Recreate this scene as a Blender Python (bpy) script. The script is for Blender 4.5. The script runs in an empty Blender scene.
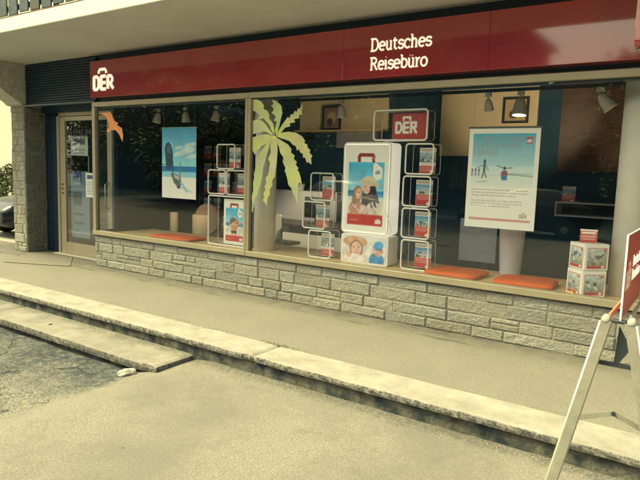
import bpy, bmesh, math, random
import numpy as np
from mathutils import Vector, Matrix, noise
random.seed(7); rng = np.random.default_rng(5)
R = math.radians
sc = bpy.context.scene
col = sc.collection

# ------------------------------------------------------------------ colour helpers
def lin(c):
    c = c / 255.0
    return c / 12.92 if c <= .04045 else ((c + .055) / 1.055) ** 2.4
LIGHT = (1.0, .92, .51)          # tint of the daylight
def alb(r, g, b, k=1.0):
    return tuple(min(.85, max(.003, lin(v) / (l * k))) for v, l in zip((r, g, b), LIGHT))

# ------------------------------------------------------------------ materials
MATS = {}
def mat(name, c=(.5, .5, .5), rough=.6, metal=0, var=0, scale=8, bump=0, bscale=60, emit=0, spec=.5, coat=0, stain=None):
    if name in MATS: return MATS[name]
    m = bpy.data.materials.new(name); m.use_nodes = True
    nt = m.node_tree; b = nt.nodes['Principled BSDF']; L = nt.links.new
    b.inputs['Base Color'].default_value = (*c, 1); b.inputs['Roughness'].default_value = rough
    b.inputs['Metallic'].default_value = metal; b.inputs['Specular IOR Level'].default_value = spec
    b.inputs['Coat Weight'].default_value = coat; b.inputs['Coat Roughness'].default_value = .05
    tc = nt.nodes.new('ShaderNodeTexCoord')
    out = None
    if var:
        n = nt.nodes.new('ShaderNodeTexNoise'); n.inputs['Scale'].default_value = scale; n.inputs['Detail'].default_value = 8
        n.inputs['Roughness'].default_value = .65
        L(tc.outputs['Object'], n.inputs['Vector'])
        r = nt.nodes.new('ShaderNodeValToRGB'); r.color_ramp.elements[0].position = .3; r.color_ramp.elements[1].position = .7
        r.color_ramp.elements[0].color = (*[v * (1 - var) for v in c], 1); r.color_ramp.elements[1].color = (*[min(1, v * (1 + var)) for v in c], 1)
        L(n.outputs['Fac'], r.inputs['Fac']); out = r.outputs['Color']
    if stain:
        sc_, lo, hi, cc = stain
        n2 = nt.nodes.new('ShaderNodeTexNoise'); n2.inputs['Scale'].default_value = sc_; n2.inputs['Detail'].default_value = 6
        L(tc.outputs['Object'], n2.inputs['Vector'])
        mr = nt.nodes.new('ShaderNodeMapRange'); mr.inputs['From Min'].default_value = lo; mr.inputs['From Max'].default_value = hi
        L(n2.outputs['Fac'], mr.inputs['Value'])
        mx = nt.nodes.new('ShaderNodeMix'); mx.data_type = 'RGBA'
        L(mr.outputs['Result'], mx.inputs['Factor'])
        if out: L(out, mx.inputs['A'])
        else: mx.inputs['A'].default_value = (*c, 1)
        mx.inputs['B'].default_value = (*cc, 1); out = mx.outputs['Result']
    if out: L(out, b.inputs['Base Color'])
    if bump:
        n = nt.nodes.new('ShaderNodeTexNoise'); n.inputs['Scale'].default_value = bscale; n.inputs['Detail'].default_value = 5
        L(tc.outputs['Object'], n.inputs['Vector'])
        bp = nt.nodes.new('ShaderNodeBump'); bp.inputs['Strength'].default_value = bump; bp.inputs['Distance'].default_value = .01
        L(n.outputs['Fac'], bp.inputs['Height']); L(bp.outputs['Normal'], b.inputs['Normal'])
    if emit:
        b.inputs['Emission Color'].default_value = (*c, 1); b.inputs['Emission Strength'].default_value = emit
    MATS[name] = m; return m

def vmat(name, rough=.5, var=0, bump=0, bscale=80, spec=.5, grain=120):
    """material that reads the mesh's own printed / per-stone colour"""
    if name in MATS: return MATS[name]
    m = bpy.data.materials.new(name); m.use_nodes = True
    nt = m.node_tree; b = nt.nodes['Principled BSDF']; L = nt.links.new
    a = nt.nodes.new('ShaderNodeAttribute'); a.attribute_name = 'Col'
    b.inputs['Roughness'].default_value = rough; b.inputs['Specular IOR Level'].default_value = spec
    src = a.outputs['Color']
    tc = nt.nodes.new('ShaderNodeTexCoord')
    if var:
        n = nt.nodes.new('ShaderNodeTexNoise'); n.inputs['Scale'].default_value = grain; n.inputs['Detail'].default_value = 9; n.inputs['Roughness'].default_value = .75
        L(tc.outputs['Object'], n.inputs['Vector'])
        mr = nt.nodes.new('ShaderNodeMapRange'); mr.inputs['From Min'].default_value = .3; mr.inputs['From Max'].default_value = .7
        mr.inputs['To Min'].default_value = 1 - var; mr.inputs['To Max'].default_value = 1 + var
        L(n.outputs['Fac'], mr.inputs['Value'])
        v = nt.nodes.new('ShaderNodeVectorMath'); v.operation = 'SCALE'
        L(src, v.inputs[0]); L(mr.outputs['Result'], v.inputs['Scale']); src = v.outputs[0]
    L(src, b.inputs['Base Color'])
    if bump:
        n = nt.nodes.new('ShaderNodeTexNoise'); n.inputs['Scale'].default_value = bscale; n.inputs['Detail'].default_value = 8
        L(tc.outputs['Object'], n.inputs['Vector'])
        bp = nt.nodes.new('ShaderNodeBump'); bp.inputs['Strength'].default_value = bump; bp.inputs['Distance'].default_value = .02
        L(n.outputs['Fac'], bp.inputs['Height']); L(bp.outputs['Normal'], b.inputs['Normal'])
    MATS[name] = m; return m

def glass_mat(name, tint=(.93, .96, .95), base=.07):
    m = bpy.data.materials.new(name); m.use_nodes = True
    nt = m.node_tree; nt.nodes.clear(); L = nt.links.new
    o = nt.nodes.new('ShaderNodeOutputMaterial'); mx = nt.nodes.new('ShaderNodeMixShader')
    t = nt.nodes.new('ShaderNodeBsdfTransparent'); t.inputs['Color'].default_value = (*tint, 1)
    g = nt.nodes.new('ShaderNodeBsdfGlossy'); g.inputs['Roughness'].default_value = .0; g.inputs['Color'].default_value = (1, 1, 1, 1)
    lw = nt.nodes.new('ShaderNodeLayerWeight'); lw.inputs['Blend'].default_value = .5
    p = nt.nodes.new('ShaderNodeMath'); p.operation = 'POWER'; p.inputs[1].default_value = 4.5
    q = nt.nodes.new('ShaderNodeMath'); q.operation = 'MULTIPLY_ADD'; q.inputs[1].default_value = .9; q.inputs[2].default_value = base
    L(lw.outputs['Facing'], p.inputs[0]); L(p.outputs[0], q.inputs[0]); L(q.outputs[0], mx.inputs['Fac'])
    L(t.outputs[0], mx.inputs[1]); L(g.outputs[0], mx.inputs[2]); L(mx.outputs[0], o.inputs['Surface'])
    MATS[name] = m; return m

# ------------------------------------------------------------------ mesh helpers
def link(o, parent=None):
    col.objects.link(o)
    if parent: o.parent = parent
    return o
def tag(o, label=None, cat=None, group=None, kind=None):
    if label: o['label'] = label
    if cat: o['category'] = cat
    if group: o['group'] = group
    if kind: o['kind'] = kind
    return o
def empty(name, loc=(0, 0, 0), rz=0, label=None, cat=None, group=None):
    o = bpy.data.objects.new(name, None); col.objects.link(o)
    o.empty_display_size = .1
    o.location = loc; o.rotation_euler = (0, 0, rz)
    return tag(o, label, cat, group)

class MB:
    def __init__(s): s.v = []; s.f = []; s.m = []; s.c = []; s.smooth = []
    def face(s, idx, mi=0, sm=False): s.f.append(idx); s.m.append(mi); s.smooth.append(sm)
    def box(s, x0, x1, y0, y1, z0, z1, mi=0, bev=0):
        if bev:
            b = bev; o = len(s.v)
            # chamfered box: 24 verts
            P = []
            for sx, X in ((-1, x0), (1, x1)):
                for sy, Y in ((-1, y0), (1, y1)):
                    for sz, Z in ((-1, z0), (1, z1)):
                        P.append((X, Y - sy * b, Z - sz * b)); P.append((X - sx * b, Y, Z - sz * b)); P.append((X - sx * b, Y - sy * b, Z))
            s.v += P
            def I(ix, iy, iz, k): return o + ((ix * 2 + iy) * 2 + iz) * 3 + k
            F = []
            for a in (0, 1):
                F.append([I(a, 0, 0, 0), I(a, 1, 0, 0), I(a, 1, 1, 0), I(a, 0, 1, 0)])
                F.append([I(0, a, 0, 1), I(1, a, 0, 1), I(1, a, 1, 1), I(0, a, 1, 1)])
                F.append([I(0, 0, a, 2), I(1, 0, a, 2), I(1, 1, a, 2), I(0, 1, a, 2)])
            for a in (0, 1):
                for c in (0, 1):
                    F.append([I(a, c, 0, 0), I(a, c, 1, 0), I(a, c, 1, 1), I(a, c, 0, 1)])
                    F.append([I(a, 0, c, 0), I(a, 1, c, 0), I(a, 1, c, 2), I(a, 0, c, 2)])
                    F.append([I(0, a, c, 1), I(1, a, c, 1), I(1, a, c, 2), I(0, a, c, 2)])
                    for e in (0, 1): F.append([I(a, c, e, 0), I(a, c, e, 1), I(a, c, e, 2)])
            for f in F: s.face(f, mi)
            return
        o = len(s.v)
        s.v += [(x, y, z) for x in (x0, x1) for y in (y0, y1) for z in (z0, z1)]
        for f in ((0, 1, 3, 2), (4, 6, 7, 5), (0, 4, 5, 1), (2, 3, 7, 6), (0, 2, 6, 4), (1, 5, 7, 3)):
            s.face([o + i for i in f], mi)
    def obox(s, c, ax, ay, az, mi=0):
        c, ax, ay, az = map(Vector, (c, ax, ay, az)); o = len(s.v)
        s.v += [tuple(c + ax * i + ay * j + az * k) for i in (-1, 1) for j in (-1, 1) for k in (-1, 1)]
        for f in ((0, 1, 3, 2), (4, 6, 7, 5), (0, 4, 5, 1), (2, 3, 7, 6), (0, 2, 6, 4), (1, 5, 7, 3)):
            s.face([o + i for i in f], mi)
    def bar(s, a, b, w, t, up=(0, 0, 1), mi=0):
        a, b = Vector(a), Vector(b); d = (b - a); z = d.normalized()
        x = z.cross(Vector(up)).normalized(); y = x.cross(z)
        s.obox((a + b) / 2, x * w / 2, y * t / 2, d / 2, mi)
    def tube(s, pts, r, n=8, closed=False, mi=0, sx=1, flat=None, cap=True):
        """sweep of a circle; flat=(normal, factor) squashes it along normal"""
        pts = [Vector(p) for p in pts]; N = len(pts); o = len(s.v)
        rr = r if isinstance(r, (list, tuple)) else [r] * N
        prev = None
        for i in range(N):
            if closed: t = pts[(i + 1) % N] - pts[i - 1]
            else: t = pts[min(i + 1, N - 1)] - pts[max(i - 1, 0)]
            t = t.normalized() if t.length > 1e-9 else Vector((0, 0, 1))
            ref = flat[0] if flat else None
            if ref is not None: a = Vector(ref)
            else:
                a = prev if prev is not None else (Vector((0, 0, 1)) if abs(t.z) < .9 else Vector((1, 0, 0)))
                a = (a - t * a.dot(t)).normalized(); prev = a
            b = t.cross(a).normalized(); k = flat[1] if flat else 1
            for j in range(n):
                th = 2 * math.pi * j / n
                s.v.append(tuple(pts[i] + a * math.sin(th) * rr[i] * k + b * math.cos(th) * rr[i]))
        M = N if closed else N - 1
        for i in range(M):
            for j in range(n):
                i2 = (i + 1) % N; j2 = (j + 1) % n
                s.face([o + i * n + j, o + i * n + j2, o + i2 * n + j2, o + i2 * n + j], mi, True)
        if not closed and cap:
            s.face([o + j for j in range(n)][::-1], mi); s.face([o + (N - 1) * n + j for j in range(n)], mi)
    def lathe(s, prof, c=(0, 0, 0), n=24, mi=0, M=None, cap=True):
        o = len(s.v); c = Vector(c)
        for r, z in prof:
            for j in range(n):
                th = 2 * math.pi * j / n; p = Vector((r * math.cos(th), r * math.sin(th), z))
                if M: p = M @ p
                s.v.append(tuple(p + c))
        for i in range(len(prof) - 1):
            for j in range(n):
                j2 = (j + 1) % n
                s.face([o + i * n + j, o + i * n + j2, o + (i + 1) * n + j2, o + (i + 1) * n + j], mi, True)
        if cap:
            s.face([o + j for j in range(n)][::-1], mi); s.face([o + (len(prof) - 1) * n + j for j in range(n)], mi)
    def prism(s, poly, y0, y1, mi=0, axis='y'):
        """poly in (x,z) extruded along y (or (y,z) along x, or (x,y) along z)"""
        o = len(s.v); n = len(poly)
        for yy in (y0, y1):
            for a, b in poly:
                s.v.append((a, yy, b) if axis == 'y' else (yy, a, b) if axis == 'x' else (a, b, yy))
        s.face(list(range(o, o + n)), mi); s.face([o + n + i for i in range(n)][::-1], mi)
        for i in range(n):
            j = (i + 1) % n; s.face([o + i, o + j, o + n + j, o + n + i], mi)
    def build(s, name, mats, parent=None, colors=None, fixn=True):
        me = bpy.data.meshes.new(name); me.from_pydata(s.v, [], s.f); me.update()
        if not isinstance(mats, (list, tuple)): mats = [mats]
        for m in mats: me.materials.append(m)
        me.polygons.foreach_set('material_index', s.m); me.polygons.foreach_set('use_smooth', s.smooth)
        if s.c:
            ca = me.color_attributes.new('Col', 'FLOAT_COLOR', 'POINT')
            ca.data.foreach_set('color', np.array(s.c, dtype=np.float32).ravel())
        if fixn:
            bm = bmesh.new(); bm.from_mesh(me); bmesh.ops.recalc_face_normals(bm, faces=bm.faces); bm.to_mesh(me); bm.free()
        return link(bpy.data.objects.new(name, me), parent)

def rrect(w, h, r, n=5, cx=0, cz=0):
    P = []
    for (sx, sz, a0) in ((1, 1, 0), (-1, 1, 90), (-1, -1, 180), (1, -1, 270)):
        for i in range(n + 1):
            a = R(a0 + 90 * i / n)
            P.append((cx + sx * (w / 2 - r) + r * math.cos(a), cz + sz * (h / 2 - r) + r * math.sin(a)))
    return P

# ------------------------------------------------------------------ printed pictures: a fine mesh whose points carry the printed ink colours
class Paint:
    def __init__(s, w, h, n):
        s.w, s.h = w, h; s.nx = n; s.ny = max(2, int(n * h / w))
        u, v = np.meshgrid(np.linspace(0, 1, s.nx + 1), np.linspace(0, 1, s.ny + 1))
        s.u, s.v = u, v * 1.0; s.a = h / w; s.img = np.ones((s.ny + 1, s.nx + 1, 3))
    def _c(s, c): return np.array([lin(v) for v in c])
    def put(s, mask, c):
        mask = np.clip(mask, 0, 1)[..., None]; s.img = s.img * (1 - mask) + mask * (s._c(c) if not isinstance(c, np.ndarray) else c)
    def soft(s, d): return np.clip(.5 - d * s.nx, 0, 1)
    def rect(s, u0, v0, u1, v1, c): s.put(s.soft(np.maximum.reduce([u0 - s.u, s.u - u1, (v0 - s.v) * s.a, (s.v - v1) * s.a])), c)
    def grad(s, u0, v0, u1, v1, c0, c1):
        t = np.clip((s.v - v0) / (v1 - v0), 0, 1)[..., None]
        s.put(((s.u >= u0) & (s.u <= u1) & (s.v >= v0) & (s.v <= v1)) * 1.0, s._c(c0) * (1 - t) + s._c(c1) * t)
    def ell(s, cu, cv, ru, rv, c, rot=0, clip=None):
        x = s.u - cu; y = (s.v - cv) * s.a; a = R(rot); X = x * math.cos(a) + y * math.sin(a); Y = -x * math.sin(a) + y * math.cos(a)
        d = (np.sqrt((X / ru) ** 2 + (Y / (rv * s.a)) ** 2) - 1) * min(ru, rv * s.a); m = s.soft(d)
        if clip is not None: m = m * ((s.u > clip[0]) & (s.v > clip[1]) & (s.u < clip[2]) & (s.v < clip[3]))
        s.put(m, c)
    def poly(s, pts, c):
        inside = np.zeros_like(s.u, bool); n = len(pts); d = np.full(s.u.shape, 9.)
        for i in range(n):
            (x1, y1), (x2, y2) = pts[i], pts[(i + 1) % n]
            if y1 != y2:
                cond = ((s.v < y1) != (s.v < y2)) & (s.u < (x2 - x1) * (s.v - y1) / (y2 - y1) + x1); inside ^= cond
        s.put(inside * 1.0, c)
    def line(s, x1, y1, x2, y2, w, c):
        X, Y = s.u - x1, (s.v - y1) * s.a; dx, dy = x2 - x1, (y2 - y1) * s.a; L = max(dx * dx + dy * dy, 1e-9)
        t = np.clip((X * dx + Y * dy) / L, 0, 1); d = np.hypot(X - t * dx, Y - t * dy) - w / 2; s.put(s.soft(d), c)
    def text(s, u0, v0, u1, rows, dv, h, c, seed=1):
        r = random.Random(seed)
        for k in range(rows):
            v = v0 - k * dv; x = u0; end = u1 - (r.random() * .3 * (u1 - u0) if k == rows - 1 else r.random() * .06)
            while x < end:
                w = r.uniform(.02, .07); s.rect(x, v - h, min(x + w, end), v, c); x += w + .014
    def speck(s, u0, v0, u1, v1, amt, seed=1, sc=9.):
        m = ((s.u >= u0) & (s.u <= u1) & (s.v >= v0) & (s.v <= v1))[..., None]
        f = np.zeros(s.u.shape)
        for i in range(s.u.shape[0]):
            for j in range(s.u.shape[1]):
                f[i, j] = noise.noise(Vector((s.u[i, j] * sc + seed * 7.3, s.v[i, j] * sc * s.a, seed)))
        s.img = s.img * (1 + m * f[..., None] * amt)
    def logo(s, cu, cv, w, c, th=None):
        """the bag-handled three-letter mark"""
        hv = w * .42 / s.a; t = (th or w * .13); x0 = cu - w / 2; lw = w / 3.2; b = cv - hv / 2; e = cv + hv / 2
        L = s.line
        L(x0, b, x0, e, t, c); L(x0, e, x0 + lw * .5, e, t, c); L(x0, b, x0 + lw * .5, b, t, c); L(x0 + lw * .5, e, x0 + lw * .8, e - hv * .3, t, c); L(x0 + lw * .8, e - hv * .3, x0 + lw * .8, b + hv * .3, t, c); L(x0 + lw * .8, b + hv * .3, x0 + lw * .5, b, t, c)
        x1 = x0 + lw * 1.2
        L(x1, b, x1, e, t, c)
        for q in (b, (b + e) / 2, e): L(x1, q, x1 + lw * .65, q, t, c)
        x2 = x1 + lw * 1.1
        L(x2, b, x2, e, t, c); L(x2, e, x2 + lw * .7, e, t, c); L(x2 + lw * .7, e, x2 + lw * .7, e - hv * .45, t, c); L(x2, e - hv * .45, x2 + lw * .7, e - hv * .45, t, c); L(x2 + lw * .3, e - hv * .45, x2 + lw * .8, b, t, c)
        hx = w * .16; y0 = e + hv * .28; y1 = e + hv * .55
        L(cu - hx, y0, cu - hx, y1, t * .8, c); L(cu - hx, y1, cu + hx, y1, t * .8, c); L(cu + hx, y1, cu + hx, y0, t * .8, c)
    def build(s, name, parent=None, thick=.002, tint=None, m=None):
        """sheet in local x,z with its left bottom at origin, printed face towards -y, plus a real thickness"""
        mb = MB(); ny, nx = s.img.shape[:2]
        T = np.array(tint if tint is not None else TINT)
        im = np.clip(s.img / T, .004, .9)
        for i in range(ny):
            for j in range(nx):
                mb.v.append((s.u[i, j] * s.w, 0, s.v[i, j] * s.h)); mb.c.append((*im[i, j], 1))
        for i in range(ny - 1):
            for j in range(nx - 1):
                a = i * nx + j; mb.face([a, a + 1, a + nx + 1, a + nx])
        o = len(mb.v); mb.box(0, s.w, .0005, thick, 0, s.h, 0)
        for k in range(8): mb.c.append((*im[0, 0], 1))
        return mb.build(name, m or vmat('printed paper', rough=.45), parent, fixn=False)
TINT = (1.0, .91, .52)
CREAM = (250, 240, 185); RED = (196, 62, 44); DRED = (150, 40, 45)

# ------------------------------------------------------------------ base materials
m_frame = mat('champagne aluminium', (.36, .32, .24), .38, .3, var=.08, scale=3)
m_dark = mat('dark teal metal', (.008, .032, .065), .45)
m_recess = mat('dark blue panel', (.006, .028, .062), .5, var=.2, scale=5)
m_soffit = mat('soffit paint', alb(190, 184, 142, 1.0), .85, var=.07, scale=1.6, bump=.15, bscale=18, stain=(.9, .55, .80, alb(180, 172, 128)))
m_fascia = mat('fascia paint', alb(255, 240, 170, 1.35), .8, var=.05, scale=4, bump=.12, bscale=50)
m_conc = mat('rough concrete', alb(190, 183, 135, 1.2), .9, var=.28, scale=14, bump=.7, bscale=40)
m_render = mat('pale render', alb(240, 228, 160, 1.2), .9, var=.08, scale=3, bump=.3, bscale=60)
m_signred = mat('red sign panel', (.36, .040, .055), .07, var=.12, scale=1.2, spec=.6, coat=1.0)
m_lettercream = mat('cream letter', (.85, .80, .62), .4, emit=.22)
m_white = mat('white plastic', alb(252, 245, 200, .95), .35)
m_whitetube = mat('white tube', alb(255, 248, 205, .9), .3)
m_clear = glass_mat('clear acrylic', (.93, .95, .95), .10)
m_glass = glass_mat('window glass', (.96, .98, .98), .08)
m_doorglass = glass_mat('door glass', (.86, .92, .92), .14)
m_ledge = mat('birch ledge', alb(215, 178, 105, 1.0), .5, var=.12, scale=5)
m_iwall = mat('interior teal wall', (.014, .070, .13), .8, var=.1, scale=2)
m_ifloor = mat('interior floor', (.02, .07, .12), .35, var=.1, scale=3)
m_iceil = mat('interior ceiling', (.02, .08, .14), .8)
m_icream = mat('interior cream wall', alb(228, 200, 130, .9), .8, var=.05, scale=2)
m_orange = mat('orange cushion fabric', (.62, .11, .022), .85, var=.12, scale=60, bump=.4, bscale=300)
m_column = mat('column paint', alb(218, 208, 158, 1.0), .7, var=.06, scale=4, bump=.12, bscale=70)
m_alu = mat('brushed aluminium', (.34, .335, .30), .40, .5, var=.14, scale=14, bump=.15, bscale=60, stain=(9, .60, .72, (.20, .19, .17)))
m_alud = mat('dark plastic', (.02, .03, .04), .5)

# ------------------------------------------------------------------ camera
cam_d = bpy.data.cameras.new('camera'); cam = bpy.data.objects.new('camera', cam_d); col.objects.link(cam)
Rm = [[0.82570372, 0.09227334, -0.55650606], [0.56319456, -0.07884947, 0.82255374], [0.03201958, -0.99260687, -0.11707414]]
M = Matrix.Identity(4)
for i in range(3):
    M[i][0] = Rm[i][0]; M[i][1] = -Rm[i][1]; M[i][2] = -Rm[i][2]
M.translation = (0, -5.76098, 1.64039)
cam.matrix_world = M
cam_d.sensor_width = 36; cam_d.lens = 32.907; cam_d.clip_end = 500; cam_d.clip_start = .05
sc.camera = cam

# ------------------------------------------------------------------ ground
def noisez(x, y, s=1., seed=0): return noise.noise(Vector((x * s, y * s, seed)))
def sstep(a, b, x):
    t = min(1, max(0, (x - a) / (b - a))); return t * t * (3 - 2 * t)
def road_z(x, y):
    z = -.172 + .012 * noisez(x, y, .6)
    dip = sstep(-3.75, -4.6, x) * sstep(-7.5, -4.0, y)
    z -= .105 * dip
    z += .008 * noisez(x, y, 3.1, 4) * (1 + 1.5 * dip)
    # ground swells up against the end of the lower step
    z += .012 * math.exp(-((x + 3.75) ** 2 / .06 + (y + 2.2) ** 2 / .12))
    return z
xs = list(np.arange(-60, -14, 4.)) + list(np.arange(-14, -7, .25)) + list(np.arange(-7, 1.5, .06)) + list(np.arange(1.5, 60, 5.))
ys = list(np.arange(-14, -6, .6)) + list(np.arange(-6, -1.78, .06)) + [-1.78]
def road_material():
    m = bpy.data.materials.new('asphalt'); m.use_nodes = True; nt = m.node_tree; b = nt.nodes['Principled BSDF']; L = nt.links.new; N = nt.nodes.new
    tc = N('ShaderNodeTexCoord'); b.inputs['Roughness'].default_value = .92; b.inputs['Specular IOR Level'].default_value = .25
    def noi(scale, det=4, rough=.6):
        n = N('ShaderNodeTexNoise'); n.inputs['Scale'].default_value = scale; n.inputs['Detail'].default_value = det; n.inputs['Roughness'].default_value = rough
        L(tc.outputs['Object'], n.inputs['Vector']); return n.outputs['Fac']
    def mr(src, a, bb, c=0, d=1, smooth=False):
        n = N('ShaderNodeMapRange'); n.inputs['From Min'].default_value = a; n.inputs['From Max'].default_value = bb
        n.inputs['To Min'].default_value = c; n.inputs['To Max'].default_value = d
        if smooth: n.interpolation_type = 'SMOOTHSTEP'
        L(src, n.inputs['Value']); return n.outputs['Result']
    def mixc(f, a, c):
        n = N('ShaderNodeMix'); n.data_type = 'RGBA'
        if isinstance(f, float): n.inputs['Factor'].default_value = f
        else: L(f, n.inputs['Factor'])
        for k, v in (('A', a), ('B', c)):
            if isinstance(v, tuple): n.inputs[k].default_value = (*v, 1)
            else: L(v, n.inputs[k])
        return n.outputs['Result']
    def math_(op, a, c):
        n = N('ShaderNodeMath'); n.operation = op
        for k, v in ((0, a), (1, c)):
            if isinstance(v, (int, float)): n.inputs[k].default_value = v
            else: L(v, n.inputs[k])
        return n.outputs[0]
    sep = N('ShaderNodeSeparateXYZ'); L(tc.outputs['Object'], sep.inputs[0])
    X, Y = sep.outputs['X'], sep.outputs['Y']
    # smooth newer asphalt
    vor = N('ShaderNodeTexVoronoi'); vor.inputs['Scale'].default_value = 95; L(tc.outputs['Object'], vor.inputs['Vector'])
    g = mr(vor.outputs['Distance'], .15, .7)
    base = mixc(g, (0.233, 0.220, 0.194), (0.150, 0.143, 0.130))
    base = mixc(mr(noi(160, 2), .53, .66), base, (0.101, 0.101, 0.105))
    base = mixc(mr(noi(130, 2), .60, .68), base, (0.333, 0.320, 0.277))
    base = mixc(mr(noi(.9, 6, .6), .38, .72, 0, .45), base, (0.150, 0.143, 0.130))
    base = mixc(mr(noi(.45, 7, .7), .47, .60, 0, .50), base, (0.109, 0.105, 0.097))
    base = mixc(mr(noi(4, 8, .8), .52, .66, 0, .50), base, (0.118, 0.113, 0.101))
    # older patched asphalt on the left
    v2 = N('ShaderNodeTexVoronoi'); v2.inputs['Scale'].default_value = 48; L(tc.outputs['Object'], v2.inputs['Vector'])
    old = mixc(mr(v2.outputs['Distance'], .2, .75), (0.200, 0.188, 0.160), (0.067, 0.074, 0.082))
    old = mixc(mr(noi(70, 3), .55, .66), old, (0.255, 0.240, 0.205))
    w = math_('ADD', Y, mr(noi(1.6, 5), 0, 1, -1.1, 1.1))
    near = mr(w, -3.3, -2.35, 0, .92, True)
    old = mixc(math_('MULTIPLY', near, mr(noi(11, 6, .75), .30, .54)), old, (0.024, 0.035, 0.046))
    vc = N('ShaderNodeTexVoronoi'); vc.feature = 'DISTANCE_TO_EDGE'; vc.inputs['Scale'].default_value = 1.25
    wv = N('ShaderNodeVectorMath'); wv.operation = 'ADD'
    nn = N('ShaderNodeTexNoise'); nn.inputs['Scale'].default_value = 3.; nn.inputs['Detail'].default_value = 6; L(tc.outputs['Object'], nn.inputs['Vector'])
    sv = N('ShaderNodeVectorMath'); sv.operation = 'SCALE'; sv.inputs['Scale'].default_value = .55; L(nn.outputs['Color'], sv.inputs[0])
    L(tc.outputs['Object'], wv.inputs[0]); L(sv.outputs[0], wv.inputs[1]); L(wv.outputs[0], vc.inputs['Vector'])
    crack = mr(vc.outputs['Distance'], .006, .022, 1, 0)
    crack = math_('MULTIPLY', math_('MULTIPLY', crack, mr(noi(2.3, 3), .47, .55)), 1.0)
    old = mixc(crack, old, (0.017, 0.025, 0.034))
    side = math_('ADD', X, mr(noi(2.2, 6, .7), 0, 1, -.42, .42))
    side = math_('SUBTRACT', side, math_('MULTIPLY', math_('ADD', Y, 2.5), -.08))
    mask = mr(side, -4.33, -4.20, 1, 0)
    c = mixc(mask, base, old)
    # dirt gathered along the foot of the kerb
    dn = math_('ADD', Y, mr(noi(6, 5, .7), 0, 1, -.16, .16))
    c = mixc(math_('MULTIPLY', mr(dn, -2.07, -1.97, 0, .75), mr(noi(60, 6, .8), .42, .55)), c, (0.038, 0.044, 0.046))
    # thin wet tar line near the kerb
    L(c, b.inputs['Base Color'])
    bp = N('ShaderNodeBump'); bp.inputs['Strength'].default_value = .35; bp.inputs['Distance'].default_value = .005
    hh = math_('SUBTRACT', math_('ADD', math_('MULTIPLY', v2.outputs['Distance'], mask), vor.outputs['Distance']), math_('MULTIPLY', math_('MULTIPLY', crack, mask), 1.5))
    L(math_('MULTIPLY', hh, -1.0), bp.inputs['Height']); L(bp.outputs['Normal'], b.inputs['Normal'])
    return m
def sheet(name, xs, ys, zf, m):
    mb = MB(); nx = len(xs)
    for y in ys:
        for x in xs: mb.v.append((x, y, zf(x, y)))
    for j in range(len(ys) - 1):
        for i in range(nx - 1):
            a = j * nx + i; mb.face([a, a + 1, a + nx + 1, a + nx], 0, True)
    return tag(mb.build(name, m, fixn=False), kind='structure')
sheet('road', xs, ys, road_z, road_material())

def pave_material():
    m = bpy.data.materials.new('pavement asphalt'); m.use_nodes = True; nt = m.node_tree; b = nt.nodes['Principled BSDF']; L = nt.links.new; N = nt.nodes.new
    tc = N('ShaderNodeTexCoord'); b.inputs['Roughness'].default_value = .92; b.inputs['Specular IOR Level'].default_value = .25
    def noi(scale, det=4, rough=.6):
        n = N('ShaderNodeTexNoise'); n.inputs['Scale'].default_value = scale; n.inputs['Detail'].default_value = det; n.inputs['Roughness'].default_value = rough
        L(tc.outputs['Object'], n.inputs['Vector']); return n.outputs['Fac']
    def mr(src, a, bb, c=0, d=1):
        n = N('ShaderNodeMapRange'); n.inputs['From Min'].default_value = a; n.inputs['From Max'].default_value = bb
        n.inputs['To Min'].default_value = c; n.inputs['To Max'].default_value = d; L(src, n.inputs['Value']); return n.outputs['Result']
    def mixc(f, a, c):
        n = N('ShaderNodeMix'); n.data_type = 'RGBA'; L(f, n.inputs['Factor'])
        for k, v in (('A', a), ('B', c)):
            if isinstance(v, tuple): n.inputs[k].default_value = (*v, 1)
            else: L(v, n.inputs[k])
        return n.outputs['Result']
    def math_(op, a, c):
        n = N('ShaderNodeMath'); n.operation = op
        for k, v in ((0, a), (1, c)):
            if isinstance(v, (int, float)): n.inputs[k].default_value = v
            else: L(v, n.inputs[k])
        return n.outputs[0]
    sep = N('ShaderNodeSeparateXYZ'); L(tc.outputs['Object'], sep.inputs[0]); Y = sep.outputs['Y']
    vor = N('ShaderNodeTexVoronoi'); vor.inputs['Scale'].default_value = 110; L(tc.outputs['Object'], vor.inputs['Vector'])
    c = mixc(mr(vor.outputs['Distance'], .15, .7), (0.222, 0.212, 0.188), (0.144, 0.140, 0.128))
    c = mixc(mr(noi(150, 2), .54, .67), c, (0.118, 0.118, 0.118))
    c = mixc(mr(noi(1.3, 6, .65), .40, .66, 0, .7), c, (0.139, 0.134, 0.125))
    c = mixc(mr(noi(125, 2), .62, .70), c, (0.299, 0.286, 0.249))
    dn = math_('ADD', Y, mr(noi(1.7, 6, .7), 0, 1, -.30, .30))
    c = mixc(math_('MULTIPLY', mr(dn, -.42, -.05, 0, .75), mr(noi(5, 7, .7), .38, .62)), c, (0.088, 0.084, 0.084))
    # old joint running beside the wall
    wy = math_('ADD', Y, mr(noi(2.6, 5, .6), 0, 1, -.11, .11))
    ln = math_('ABSOLUTE', math_('ADD', wy, .30), 0)
    lm = math_('MULTIPLY', mr(ln, .006, .02, .85, 0), mr(noi(1.1, 2), .46, .54))
    c = mixc(lm, c, (0.050, 0.055, 0.059))
    L(c, b.inputs['Base Color'])
    bp = N('ShaderNodeBump'); bp.inputs['Strength'].default_value = .3; bp.inputs['Distance'].default_value = .004
    L(math_('MULTIPLY', vor.outputs['Distance'], -1.0), bp.inputs['Height']); L(bp.outputs['Normal'], b.inputs['Normal'])
    return m
m_pave = pave_material()
px = list(np.arange(-60, -14, 4.)) + list(np.arange(-14, 2, .1)) + list(np.arange(2, 60, 5.))
py = list(np.arange(-1.545, .5, .1)) + [.5]
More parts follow.
